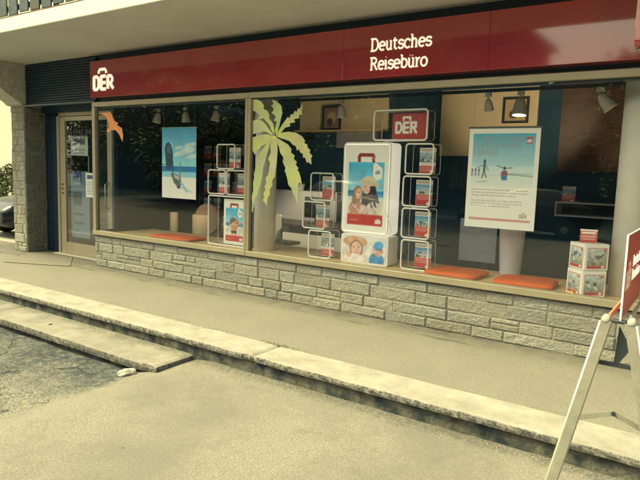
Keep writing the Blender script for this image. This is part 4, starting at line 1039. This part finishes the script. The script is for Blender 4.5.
# pale fabric bag/board standing behind the cushions
BD = empty('display_board', (-2.60, 1.15, .003), label='pale blank display board standing behind the left orange cushion', cat='board')
mb = MB(); mb.box(0, .46, 0, .02, .60, 1.12, bev=.004); mb.build('panel', mat('pale board', alb(160, 165, 140, 1), .6, var=.12, scale=4), BD)
mb = MB(); mb.bar((.05, .01, 0), (.12, .01, .6), .02, .02); mb.bar((.41, .01, 0), (.34, .01, .6), .02, .02); mb.bar((.23, .3, 0), (.23, .022, .85), .02, .02); mb.build('easel', m_alud, BD)

# ------------------------------------------------------------------ interior furniture
def desk():
    d = empty('office_desk', (-6.62, 1.95, .003), label='white fronted office desk with dark top behind the palm sticker', cat='desk')
    mb = MB(); mb.box(0, 1.9, 0, .8, .72, .75, bev=.004); mb.build('top', mat('dark desk top', (.045, .035, .055), .4), d)
    mb = MB(); mb.box(.62, 1.85, .03, .05, .05, .60); mb.build('front_panel', mat('desk front', alb(225, 225, 190, .9), .6), d)
    for x in (.03, 1.83):
        for y in (.03, .73):
            mb = MB(); mb.box(x, x + .04, y, y + .04, 0, .72); mb.build('leg', m_alu, d)
desk()
mon = empty('computer_monitor', (-6.12, 2.2, .753), label='dark computer monitor seen from behind on the office desk', cat='monitor')
mb = MB(); mb.box(-.25, .25, 0, .04, .10, .45, bev=.01); mb.build('screen', m_alud, mon)
mb = MB(); mb.box(-.03, .03, .0, .05, .01, .12); mb.box(-.12, .12, -.08, .12, 0, .012); mb.build('stand', m_alud, mon)
mon.location = (-5.55, 2.3, .753)
ch = empty('office_chair', (-5.78, 1.42, .003), label='office chair with rounded pale backrest in front of the desk', cat='chair')
mb = MB(); mb.prism(rrect(.38, .24, .06, 5, 0, .82), 0, .04); mb.build('backrest', mat('pale chair back', alb(205, 200, 150, 1), .5), ch)
mb = MB(); mb.box(-.22, .22, .03, .48, .44, .49, bev=.012); mb.build('seat', m_alud, ch)
mb = MB(); mb.tube([(0, .25, .06), (0, .25, .44)], .025, 10); mb.bar((0, .04, .46), (0, .05, .64), .05, .015)
for k in range(5): mb.bar((0, .25, .07), (.27 * math.cos(k * 1.257), .25 + .27 * math.sin(k * 1.257), .03), .035, .025)
mb.build('pedestal', m_alud, ch)
sb = empty('sideboard', (-7.45, 2.85, .003), label='long pale sideboard along the back wall behind the palm sticker', cat='sideboard')
mb = MB(); mb.box(0, 1.95, 0, .33, .06, 1.27, bev=.005); mb.build('carcass', mat('sideboard pale', alb(205, 200, 160, .9), .5), sb)
for q in range(4):
    mb = MB(); mb.box(.01 + q * .485, .475 + q * .485, -.016, -.001, .08, 1.25, bev=.003); mb.build('door', MATS['sideboard pale'], sb)
pl = empty('potted_plant', (-6.35, 2.95, 1.275), label='small leafy potted plant standing on the sideboard', cat='plant')
mb = MB(); mb.lathe([(.05, 0), (.075, .12), (.065, .12), (.03, .10)], (0, 0, 0), 20, cap=False); mb.build('pot', m_white, pl)
mb = MB(); rr = random.Random(8)
for k in range(60):
    a = rr.uniform(0, 6.28); l = rr.uniform(.12, .26); e = rr.uniform(.3, 1.2); dx, dy = math.cos(a), math.sin(a); o_ = len(mb.v)
    mb.v += [(0, 0, .10), (dx * l * .5 * math.cos(e) - dy * .02, dy * l * .5 * math.cos(e) + dx * .02, .10 + l * .6 * math.sin(e)), (dx * l * math.cos(e), dy * l * math.cos(e), .10 + l * math.sin(e) * .8), (dx * l * .5 * math.cos(e) + dy * .02, dy * l * .5 * math.cos(e) - dx * .02, .10 + l * .6 * math.sin(e))]; mb.face([o_, o_ + 1, o_ + 2, o_ + 3])
mb.build('foliage', mat('houseplant', (.03, .07, .03), .5), pl, fixn=False)
# oval-backed chair in the left window
c2 = empty('lounge_chair', (-7.55, 1.75, .003), R(10), label='oval-backed beige lounge chair behind the large left display case', cat='chair')
mb = MB(); mb.prism([(.26 * math.cos(a / 24 * 6.283), .72 + .27 * math.sin(a / 24 * 6.283)) for a in range(24)], 0, .05); mb.build('backrest', mat('beige shell', alb(165, 135, 90, 1), .6), c2)
mb = MB(); mb.box(-.24, .24, .05, .52, .42, .47, bev=.015); mb.build('seat', MATS['beige shell'], c2)
for sx in (-.2, .2):
    for sy in (.08, .48):
        mb = MB(); mb.tube([(sx, sy, .42), (sx * 1.15, sy, 0)], .012, 6); mb.build('leg', m_alu, c2)
rk = empty('brochure_rack', (-9.05, 3.0, .003), R(4), 'dark tall brochure rack at the back of the left window', 'rack')
mb = MB(); mb.box(0, .04, 0, .3, 0, 2.1); mb.box(1.06, 1.10, 0, .3, 0, 2.1); mb.box(.04, 1.06, .27, .3, 0, 2.1); mb.build('frame', mat('rack dark', (.02, .05, .08), .5), rk)
for q in range(5):
    mb = MB(); mb.box(.041, 1.059, .02, .268, .35 + q * .36, .37 + q * .36); mb.build('shelf', MATS['rack dark'], rk)
rr = random.Random(12)
for q in range(5):
    for c_ in range(4):
        if rr.random() < .25: continue
        o = brochure(rr.randrange(4), 100 + q * 7 + c_, .19, .27).build('rack_brochure', None, .006); o.location = (-9.05 + .08 + c_ * .25, 3.06 + c_ * .017, .376 + q * .36)
        o.rotation_euler = (R(-8), 0, R(4 + rr.uniform(-4, 4))); tag(o, 'travel brochure standing in the dark rack at the back of the left window', 'brochure', 'brochures in the back rack')
tb = empty('round_table', (-9.35, 1.15, .003), label='low dark round table just inside the left window', cat='table')
mb = MB(); mb.lathe([(.02, .50), (.40, .50), (.42, .515), (.40, .53), (.02, .53)], (0, 0, 0), 40); mb.build('tabletop', mat('table dark', (.02, .035, .045), .3), tb)
mb = MB(); mb.lathe([(.22, 0), (.21, .02), (.03, .04), (.03, .499)], (0, 0, 0), 24); mb.build('pedestal', m_alud, tb)
# two cylinder stools
for (x, y, r, h, lb) in ((-9.0, 1.75, .075, .78, 'slim cream cylinder pedestal'), (-8.3, 1.85, .22, .78, 'wide cream cylinder pedestal')):
    mb = MB(); mb.lathe([(r, 0), (r, h - .01), (r - .01, h)], (0, 0, 0), 32); o = mb.build('display_pedestal', mat('pedestal cream', alb(225, 195, 125, 1), .6)); o.location = (x + .6, y, .003); tag(o, lb + ' standing inside the left window', 'pedestal')
# shelf with picture frame, boxes
sh = empty('wall_shelf', (-6.5, 3.19, 2.33), label='long thin wooden wall shelf high up behind the palm sticker', cat='shelf')
mb = MB(); mb.box(0, 1.8, -.3, 0, 0, .03, bev=.003); mb.build('board', m_ledge, sh)
for q in (.2, 1.55):
    mb = MB(); mb.box(q, q + .03, -.2, 0, -.12, -.001); mb.build('bracket', m_alud, sh)
def pframe(x, y, z, w, h, label, inner=(150, 120, 80)):
    f = empty('framed_picture', (x, y, z), label=label, cat='picture frame')
    mb = MB(); b_ = .035; mb.box(0, w, 0, .03, 0, b_); mb.box(0, w, 0, .03, h - b_, h); mb.box(0, b_, 0, .03, b_, h - b_); mb.box(w - b_, w, 0, .03, b_, h - b_); mb.build('frame', m_alud, f)
    p = Paint(w - .07, h - .07, 20); p.rect(-1, -1, 2, 2, inner); p.ell(.5, .5, .3, .3, (200, 170, 120)); p.ell(.4, .3, .2, .2, (80, 70, 60)); o = p.build('print', f, .003); o.location = (.035, .008, .035)
pframe(-5.95, 2.98, 2.363, .38, .42, 'dark picture frame standing on the high wall shelf')
pframe(-2.80, 3.15, 2.44, .38, .38, 'dark picture frame hanging on the lit cream wall beside the brick', (210, 180, 110))
bxs = empty('archive_box', (-5.65, 3.0, 2.0))
tag(bxs, 'pale long cabinet on the wall between palm sticker and DER sign box', 'cabinet')
mb = MB(); mb.box(0, .80, 0, .19, .05, .34, bev=.006); mb.build('carcass', mat('pale cabinet', alb(150, 145, 120, 1), .6), bxs)
for q in (.01, .405):
    mb = MB(); mb.box(q, q + .385, -.014, -.001, .06, .33, bev=.003); mb.build('door', MATS['pale cabinet'], bxs)
rs = empty('white_wall_shelf', (-1.86, 2.75, 1.13), label='white box shelf on the dark wall near the right column', cat='shelf')
mb = MB(); mb.box(0, .95, 0, .42, 0, .018); mb.box(0, .95, 0, .42, .18, .198); mb.box(0, .018, 0, .42, .018, .18); mb.box(.932, .95, 0, .42, .018, .18); mb.build('carcass', mat('shelf white', alb(190, 185, 150, 1), .5), rs)
mb = MB(); mb.box(.02, .93, .40, .42, .018, .18); mb.build('back', mat('shelf back', (.03, .05, .06), .7), rs)
card(brochure(1, 77, .17, .21), 'brochure_stand', (-1.80, 2.85, 1.33), 0, 'small red and white brochure standing on the white box shelf', 'brochure', tilt=-6)

# track and spotlights
tr = empty('light_track', (0, 1.0, 2.60), label='dark ceiling light track running across both windows', cat='light track')
mb = MB(); mb.box(-8.0, 3.9, -.02, .02, 0, .035)
for x in range(-8, 4, 2): mb.tube([(x + .3, 0, .035), (x + .3, 0, .548)], .006, 6)
mb.build('rail', m_dark, tr)
def spot_lamp(x, label, y=1.0, tilt=(0, 0), s=1.0, z=2.60, lit=False):
    r = empty('spotlight', (x, y, z), label=label, cat='spotlight', group='spotlights on the ceiling track')
    mb = MB(); mb.box(-.035, .035, -.02, .02, -.05, -.001, bev=.004); mb.tube([(0, 0, -.05), (0, 0, -.09)], .010, 6); mb.build('adapter', mat('lamp grey', alb(200, 192, 150, 1), .5), r)
    T3 = Matrix.Rotation(R(tilt[0]), 3, 'X') @ Matrix.Rotation(R(tilt[1]), 3, 'Y')
    mb = MB(); mb.lathe([(.022 * s, -.0), (.040 * s, -.02 * s), (.052 * s, -.06 * s), (.068 * s, -.15 * s), (.072 * s, -.165 * s), (.064 * s, -.165 * s), (.045 * s, -.10 * s), (.005, -.09 * s)], (0, 0, -.075), 20, M=T3, cap=False); mb.build('lamp_shade', mat('lamp white', alb(235, 222, 170, .95), .4), r)
    if lit:
        mb = MB(); mb.lathe([(.003, -.165 * s), (.035 * s, -.160 * s), (.040 * s, -.145 * s), (.02 * s, -.125 * s)], (0, 0, -.075), 16, M=T3); mb.build('bulb', mat('lit bulb', (1, .80, .45), .5, emit=14), r)
    return r
for (x, lb, t, s, lit) in ((-7.95, 'spotlight nearest the bird sticker in the left window', (-10, 5), 1., False), (-7.30, 'spotlight just left above the beach poster', (5, 0), 1., False), (-6.60, 'spotlight just right above the beach poster', (-5, 8), 1., False),
                           (-5.75, 'spotlight close to the mullion above the left cube tower', (5, 0), 1., False), (-4.30, 'spotlight between palm sticker and DER sign box', (8, 0), 1., False), (-2.30, 'small spotlight left of the lit lamp over the white poster', (25, 0), .8, False),
                           (-1.93, 'lit spotlight hanging over the white hanging poster', (-6, 0), 1.2, True), (-1.12, 'tilted spotlight nearest the right column', (10, -38), 1.15, False)):
    spot_lamp(x, lb, tilt=t, s=s, lit=lit)
def spot(loc, tgt, e, ang=70, c=(1, .78, .42), r=.04):
    l = bpy.data.lights.new('lamp_and_fill_beam', 'SPOT'); l.energy = e; l.spot_size = R(ang); l.spot_blend = .6; l.color = c; l.shadow_soft_size = r
    o = bpy.data.objects.new('lamp_and_fill_beam', l); col.objects.link(o); o.location = loc
    o.rotation_euler = (Vector(tgt) - Vector(loc)).to_track_quat('-Z', 'Y').to_euler()
spot((-1.93, 1.06, 2.27), (-2.45, 3.2, 2.75), 24, 62)
spot((-4.30, 1.06, 2.27), (-5.4, 3.2, 2.7), 10, 80)
spot((-1.12, 1.06, 2.27), (-.9, 3.2, 2.4), 8, 45, (1, .55, .25))
spot((-5.75, 1.06, 2.27), (-5.6, 2.3, .5), 34, 80)  # fill light added to brighten the desk; the spotlight here is unlit
spot((-7.30, 1.06, 2.27), (-8.1, 1.9, .6), 16, 50)

# ------------------------------------------------------------------ A-frame pavement stand
SX, SY = -.276, -3.226
ST = empty('pavement_sign', (SX, SY, -.165), label='aluminium A-frame pavement stand holding an upright dark red sign board', cat='sign')
def stp(mb, name, m, parent=ST, **k):
    o = mb.build(name, m, None, **k); o.parent = parent
    o.location = (-SX, -SY, .165) if parent is ST else (0, 0, 0); return o
HZ = 1.085
Lx = (-.318, -.478); slope = (-.478 + .318) / (.361 - 1.109)
for yb in (SY,):
    for sgn in (-1, 1):
        mb = MB(); top = Vector((SX - .005 + sgn * .042, yb, HZ + .005)); zf = -.155
        foot = Vector((top.x + sgn * (HZ + .155) * .214, yb, zf))
        d = (foot - top).normalized()
        # rounded rail profile
        nrm = Vector((d.z, 0, -d.x)); 
        prof = [(-.021, -.013), (-.018, -.017), (.018, -.017), (.021, -.013), (.021, .013), (.018, .017), (-.018, .017), (-.021, .013)]
        o = len(mb.v)
        for pt in (top, foot):
            for a, b_ in prof: mb.v.append(tuple(pt + nrm * a + Vector((0, 1, 0)) * b_))
        for i in range(8): mb.face([o + i, o + (i + 1) % 8, o + 8 + (i + 1) % 8, o + 8 + i])
        mb.face([o + i for i in range(8)][::-1]); mb.face([o + 8 + i for i in range(8)])
        stp(mb, 'leg', m_alu)
        mb = MB(); mb.tube([top + Vector((sgn * .021, -.010, -.006)), foot + Vector((sgn * .021, -.010, 0))], .0065, 10); stp(mb, 'edge_highlight', mat('edge highlight', (.50, .48, .41), .3, .4))  # rounded outer edge, coloured lighter to paint in its highlight
        mb = MB(); mb.lathe([(.003, -.021), (.0055, -.0205), (.006, -.018), (.006, .018)], (top.x + sgn * .002, yb, top.z - .002), 12, M=Matrix.Rotation(R(90), 3, 'X')); stp(mb, 'bolt', m_alud)
        mb = MB(); mb.lathe([(.006, -.019), (.0125, -.019), (.0150, -.0165), (.0152, .015), (.013, .019), (.004, .019)], (top.x + sgn * .004, yb, top.z + .005), 20, M=Matrix.Rotation(R(90), 3, 'X')); stp(mb, 'hinge_cap', mat('hinge cap', (.42, .41, .36), .4))
    mb = MB(); mb.box(SX - .030, SX + .022, yb - .010, yb + .016, HZ - .004, HZ + .010, bev=.003); stp(mb, 'hinge_block', m_alud)
    for sgn in (-1, 1):
        mb = MB(); xx = SX - .005 + sgn * (.042 + (HZ + .155) * .214); mb.box(xx - .02, xx + .02, yb - .30, yb + .55, -.168, -.142, bev=.005); stp(mb, 'foot_bar', m_alu)
    zc = .905; hw = .042 + (HZ - zc) * .214; mb = MB(); mb.box(SX - .005 - hw + .015, SX - .005 + hw - .015, yb + .018, yb + .030, zc - .007, zc + .007); stp(mb, 'crossbar', m_alud)
# inner strut hanging under the hinge of the near trestle
mb = MB(); mb.prism([(SX - .004, HZ - .02), (SX + .040, .985), (SX + .036, .965), (SX + .004, .912), (SX - .012, .915)], SY + .02, SY + .032); stp(mb, 'gusset', m_alud)
# folding spreader
zs = .60; hw = .042 + (HZ - zs) * .214
for sgn in (-1, 1):
    mb = MB(); mb.bar((SX - .005 + sgn * hw, SY + .16, zs), (SX - .01, SY + .16, zs + .055), .004, .022, up=(0, 0, 1)); stp(mb, 'spreader', m_alu)
mb = MB(); mb.lathe([(.009, -.006), (.009, .006)], (SX - .01, SY + .156, zs + .055), 10, M=Matrix.Rotation(R(90), 3, 'X')); stp(mb, 'rivet', m_alud)
# rails linking the trestles, and the board
for sgn in (-1, 1):
    mb = MB(); mb.box(SX - .008 + sgn * .036, SX + .002 + sgn * .036, SY + .01, SY + .61, HZ + .012, HZ + .032, bev=.002); stp(mb, 'top_rail', mat('rail red edge', (.45, .20, .13), .5) if sgn < 0 else m_alu)
mb = MB(); y0, y1 = SY - .004, SY + .63; z0, z1 = HZ + .01, HZ + .345
mb.box(SX - .0025, SX + .0025, y0, y1, z0, z1, bev=.001); board = stp(mb, 'board', mat('board red', (.42, .055, .045), .35, var=.1, scale=6))
mb = MB(); e = .005
mb.box(SX - .0032, SX + .0032, y0 - .003, y0 + .004, z0, z1 + .003); stp(mb, 'edge_trim', m_white)
mb = MB(); mb.box(SX - .0032, SX + .0032, y0 + .0045, y1, z1, z1 + .003); stp(mb, 'edge_trim', m_white)
# lettering on the board, reading along the board
lg = Paint(.17, .15, 44); lg.rect(-1, -1, 2, 2, (190, 70, 55)); lg.logo(.5, .40, .84, (245, 215, 180), .11)
for sgn in (1, -1):
    ya = SY + (.025 if sgn > 0 else .60)
    o = lg.build('logo', board, .0006, tint=(1, 1, .8), m=vmat('printed red', rough=.35)); o.rotation_euler = (0, 0, R(90 * sgn)); o.location = (SX + sgn * .0035, ya, HZ + .10)
    for i, t_ in enumerate(('Deutsches', 'Reisebüro')):
        mb, _ = stroke_letters(t_, 0, 0, .032, .0042, 0, 1.12); o = mb.build('lettering', m_lettercream, board); o.rotation_euler = (0, 0, R(90 * sgn)); o.location = (SX + sgn * .0032, ya + sgn * .20, HZ + .20 - i * .06)

# ------------------------------------------------------------------ parked cars
def car(name, loc, rz, paint, label, lights=True):
    root = empty(name, loc, rz, label, 'car')
    st = [  # x, half width, z low, z belt, z roof, roof half width
        (-2.10, .62, .42, .78, .80, .55), (-2.02, .74, .28, .92, .95, .62), (-1.75, .83, .22, .98, 1.06, .66), (-1.35, .86, .20, .99, 1.34, .62), (-.8, .87, .20, .98, 1.47, .60),
        (0, .87, .20, .96, 1.49, .60), (.45, .87, .20, .95, 1.40, .62), (.95, .86, .20, .93, 1.00, .66), (1.10, .86, .20, .91, .93, .68), (1.6, .84, .21, .84, .86, .60), (1.95, .76, .24, .74, .76, .52), (2.12, .60, .32, .60, .62, .42)]
    ss = []
    for i in range(len(st) - 1):
        for k in range(3): t = k / 3; ss.append(tuple(a * (1 - t) + b_ * t for a, b_ in zip(st[i], st[i + 1])))
    ss.append(st[-1]); mb = MB(); K = 16
    for (x, w, zl, zb, zr, wr) in ss:
        half = [(0, zl), (w * .8, zl), (w * .97, zl + .06), (w, (zl + zb) / 2), (w * .99, zb - .06), (w * .95, zb), (wr + (w * .95 - wr) * .08, zb + (zr - zb) * .88), (wr * .85, zr), (0, zr + .01 * 1)]
        ringp = half + [(-a, b_) for a, b_ in half[-2:0:-1]]; K = len(ringp)
        for a, b_ in ringp: mb.v.append((x, a, b_))
    for i in range(len(ss) - 1):
        for j in range(K):
            j2 = (j + 1) % K; jj = j if j < 8 else K - 1 - j
            tall = (ss[i][4] - ss[i][3] > .12) or (ss[i + 1][4] - ss[i + 1][3] > .12)
            mb.face([i * K + j, i * K + j2, (i + 1) * K + j2, (i + 1) * K + j], 1 if (tall and jj == 5) or (tall and jj >= 6 and (ss[i][0] >= .45 or ss[i][0] < -1.3)) else 0, True)
    mb.face(list(range(K))); mb.face([(len(ss) - 1) * K + j for j in range(K)][::-1])
    mb.build('body', [paint, MATS.get('car glass') or mat('car glass', (.01, .015, .02), .05, spec=.8)], root)
    for sx in (-1.32, 1.32):
        for sy in (-1, 1):
            wh = bpy.data.objects.new('wheel', None); col.objects.link(wh); wh.parent = root; wh.location = (sx, sy * .80, .32)
            RX = Matrix.Rotation(R(90), 3, 'X')
            mb = MB(); mb.lathe([(.2, -.10), (.30, -.10), (.32, -.07), (.32, .07), (.30, .10), (.2, .10)], (0, 0, 0), 28, M=RX); mb.build('tyre', mat('tyre', (.015, .018, .02), .8), wh)
            mb = MB(); mb.lathe([(.02, -.105), (.19, -.095), (.20, -.104), (.20, .104), (.19, .095), (.02, .105)], (0, 0, 0), 20, M=RX); mb.build('rim', m_alu, wh)
    for sy in (-1, 1):
        mb = MB(); mb.lathe([(.003, 0), (.075, .004), (.10, .0), (.11, -.04)], (0, 0, 0), 20, M=Matrix.Rotation(R(90), 3, 'Y') @ Matrix.Diagonal((1, 1.35, 1))); o = mb.build('headlight', mat('headlight lens', (.75, .72, .60), .1, spec=.8), root); o.location = (2.00, sy * .55, .64); o.rotation_euler = (0, R(-25), R(sy * 22))
        mb = MB(); mb.box(.70, .82, sy * .88 - .07, sy * .88 + .07, .95, 1.08, bev=.03); mb.build('wing_mirror', paint, root)
    mb = MB(); mb.box(2.0, 2.125, -.36, .36, .38, .50, bev=.02); mb.build('grille', m_alud, root)
    mb = MB(); mb.box(2.125, 2.135, -.26, .26, .40, .50); mb.build('number_plate', m_white, root)
    return root
m_black = mat('black car paint', (.006, .012, .02), .25, spec=.3, coat=.2)
m_whitecar = mat('white car paint', alb(250, 240, 195, 1), .25, coat=.6)
car('parked_car', (-13.72, 3.12, -.10), R(-90), m_black, 'black car parked at the left edge behind the stone pillar')
# ground beside the building on the left
def side_z(x, y): return -.105 + .004 * noisez(x, y, 1)
sheet('yard', list(np.arange(-60, -10.9, 1.2)) + [-10.85], list(np.arange(.52, 30, 1.5)), side_z, mat('yard asphalt', (.25, .24, .22), .9, var=.2, scale=60, bump=.4, bscale=120))

# neighbouring building far left
def far_building(name, loc, size, label, m, cols, rows, face='-y'):
    root = empty(name, loc, 0, label, 'building'); w, d, h = size
    mb = MB(); mb.box(0, w, 0, d, 0, h, bev=.02); mb.build('wall', m, root)
    mb = MB(); mb.box(-.4, w + .4, -.4, d + .4, h, h + .25, bev=.03); mb.prism([(-.4, h + .25), (w + .4, h + .25), (w / 2, h + 2.2)], -.4, d + .4); mb.build('roof', mat('roof tiles', (.12, .06, .045), .8, var=.2, scale=6), root)
    for i in range(cols):
        for j in range(rows):
            cx = (i + .5) * w / cols; cz = 1.0 + j * 2.9
            wn = bpy.data.objects.new('window', None); col.objects.link(wn); wn.parent = root
            fy = -.03 if face == '-y' else d + .03; s_ = 1 if face == '-y' else -1
            wn.location = (cx, fy, cz)
            mb = MB(); mb.box(-.6, -.53, -.02, .028, 0, 1.45); mb.box(.53, .6, -.02, .028, 0, 1.45); mb.box(-.53, .53, -.02, .028, 1.38, 1.45); mb.box(-.53, .53, -.02, .028, 0, .07); mb.box(-.02, .02, -.015, .028, .07, 1.38); mb.build('frame', m_alud if face == '+y' else m_white, wn)
            mb = MB(); mb.box(-.529, .529, .0 if s_ > 0 else -.005, .01, .071, 1.379); mb.build('pane', mat('far pane', (.02, .035, .045), .08, spec=.7), wn)
    return root
far_building('rendered_house', (-34, 9.0, -.12), (14, 8, 7), 'cream rendered house beyond the parked cars at the left edge', mat('cream render', (.42, .40, .33), .9, var=.06, scale=2), 3, 2)
far_building('opposite_house', (-46, -33, -.17), (36.6, 9, 9.5), 'long dark slate-clad house with rows of windows across the street', mat('slate cladding', (.02, .06, .10), .9, var=.2, scale=2), 9, 3, face='+y')
far_building('opposite_house', (-8.6, -34, -.17), (11.5, 9, 5.6), 'low teal timber house across the street between the two taller ones', mat('timber cladding', (.03, .05, .055), .9, var=.2, scale=2), 3, 2, face='+y')
far_building('opposite_house', (4, -33, -.17), (22, 9, 9.0), 'taller ochre house across the street', mat('ochre render', (.10, .085, .06), .9, var=.06, scale=2), 5, 2, face='+y')
sheet('far_ground', list(np.arange(-90, 91, 10.)), list(np.arange(-90, -13, 7.)) + [-13.9], lambda x, y: -.18, mat('far asphalt', (.04, .07, .085), .9, var=.25, scale=20))

def tree(name, loc, h, r, n, seed, label, cat='tree', leafc=(.10, .12, .06), trunk=True, ls=.10, zc=None):
    root = empty(name, loc, 0, label, cat); rr_ = random.Random(seed)
    if trunk:
        mb = MB(); mb.tube([(0, 0, 0), (.05, .03, h * .3), (-.04, .05, h * .55), (.03, 0, h * .8)], [.20, .15, .10, .04], 10)
        for k in range(7):
            a = rr_.uniform(0, 6.28); z0_ = h * rr_.uniform(.3, .6); mb.tube([(0, 0, z0_), (math.cos(a) * r * .4, math.sin(a) * r * .4, z0_ + h * .13), (math.cos(a) * r * .75, math.sin(a) * r * .75, z0_ + h * .22)], [.07, .045, .015], 6)
        mb.build('trunk', mat('bark', (.06, .05, .04), .9, var=.3, scale=12, bump=.6, bscale=30), root)
    mb = MB(); clumps = []
    zc = zc or h * .66
    for k in range(26):
        a = rr_.uniform(0, 6.28); q = rr_.random() ** .5; el = rr_.uniform(-1, 1)
        clumps.append((Vector((math.cos(a) * r * q * .8, math.sin(a) * r * q * .8, zc + el * (h - zc) * .8)), r * rr_.uniform(.2, .42)))
    for k in range(n):
        c, cr = rr_.choice(clumps); d = Vector((rr_.gauss(0, 1), rr_.gauss(0, 1), rr_.gauss(0, 1))).normalized() * cr * rr_.uniform(.5, 1.05)
        p_ = c + d; s_ = ls * rr_.uniform(.6, 1.3)
        if p_.z < .05: p_.z = .05 + rr_.random() * .3
        ax = Vector((rr_.gauss(0, 1), rr_.gauss(0, 1), rr_.gauss(0, .6))).normalized(); ay = ax.cross(Vector((rr_.gauss(0, 1), rr_.gauss(0, 1), rr_.gauss(0, 1)))).normalized()
        o = len(mb.v); mb.v += [tuple(p_ - ax * s_), tuple(p_ + ay * s_ * .45), tuple(p_ + ax * s_), tuple(p_ - ay * s_ * .45)]; mb.face([o, o + 1, o + 2, o + 3])
        f = rr_.uniform(.6, 1.7)
        for _ in range(4): mb.c.append((leafc[0] * f, leafc[1] * f, leafc[2] * f, 1))
    mb.build('crown', vmat('leaves', rough=.7), root, fixn=False); return root
tree('garden_shrub', (-19.0, 4.1, -.10), 1.6, .8, 2600, 3, 'dark leafy shrub behind the parked cars at the left edge', 'shrub', trunk=False, ls=.07, zc=1.0)
tree('street_tree', (-11.5, -17, -.17), 7.5, 2.9, 7000, 11, 'leafy tree across the street opposite the left window', ls=.14)
tree('street_tree', (-17, -16, -.17), 8.0, 3.2, 7000, 12, 'broad leafy tree across the street opposite the door', ls=.14)
tree('street_tree', (3.5, -18, -.17), 7.0, 2.6, 6000, 13, 'leafy tree across the street opposite the right window', ls=.14)
tree('street_tree', (-27, -18, -.17), 8.5, 3.4, 7000, 14, 'leafy tree farthest along across the street', ls=.15)
tree('street_tree', (-22.5, -15.5, -.17), 6.5, 3.0, 7000, 15, 'low dense tree across the street between the two largest trees', ls=.14, zc=3.4)
tree('street_tree', (-2.6, -19, -.17), 6.2, 2.6, 6500, 16, 'bushy tree across the street in front of the low timber house', ls=.14, zc=3.2)
tree('street_tree', (-34, -17, -.17), 7.2, 3.4, 6000, 17, 'round tree across the street at the far end of the slate house', ls=.15, zc=3.8)
car('parked_car', (-11.5, -13.2, -.17), R(0), m_whitecar, 'white car parked across the street')
car('parked_car', (-5.0, -13.4, -.17), R(180), m_black, 'black car parked across the street beneath the trees')

# ------------------------------------------------------------------ light
w = bpy.data.worlds.new('World'); sc.world = w; w.use_nodes = True; nt = w.node_tree
bg = nt.nodes['Background']; sky = nt.nodes.new('ShaderNodeTexSky'); sky.sky_type = 'NISHITA'; sky.sun_disc = False
EL, AZ = 52, 232        # azimuth of the sun, clockwise from +Y
sky.sun_elevation = R(EL); sky.sun_rotation = R(AZ); sky.dust_density = 4; sky.air_density = 1.2; sky.ozone_density = .6
hs = nt.nodes.new('ShaderNodeHueSaturation'); hs.inputs['Saturation'].default_value = .25
mx = nt.nodes.new('ShaderNodeMix'); mx.data_type = 'RGBA'; mx.blend_type = 'MULTIPLY'; mx.inputs['Factor'].default_value = 1; mx.inputs['B'].default_value = (.98, .93, .64, 1)
nt.links.new(sky.outputs[0], hs.inputs['Color']); nt.links.new(hs.outputs[0], mx.inputs['A']); nt.links.new(mx.outputs['Result'], bg.inputs['Color'])
bg.inputs['Strength'].default_value = .115
sl = bpy.data.lights.new('sun', 'SUN'); sl.energy = 2.0; sl.angle = R(16); sl.color = (1, .885, .38)
so = bpy.data.objects.new('sun', sl); col.objects.link(so)
d = Vector((math.sin(R(AZ)) * math.cos(R(EL)), math.cos(R(AZ)) * math.cos(R(EL)), math.sin(R(EL))))
so.rotation_euler = (-d).to_track_quat('-Z', 'Y').to_euler(); so.location = d * 20

sc.view_settings.view_transform = 'Standard'; sc.view_settings.look = 'None'; sc.view_settings.gamma = 1; sc.view_settings.exposure = 1.90
sc.render.engine = 'CYCLES'
sc.cycles.use_denoising = True
sc.cycles.max_bounces = 10; sc.cycles.transparent_max_bounces = 24; sc.cycles.sample_clamp_indirect = 6
sc.cycles.caustics_reflective = False; sc.cycles.caustics_refractive = False
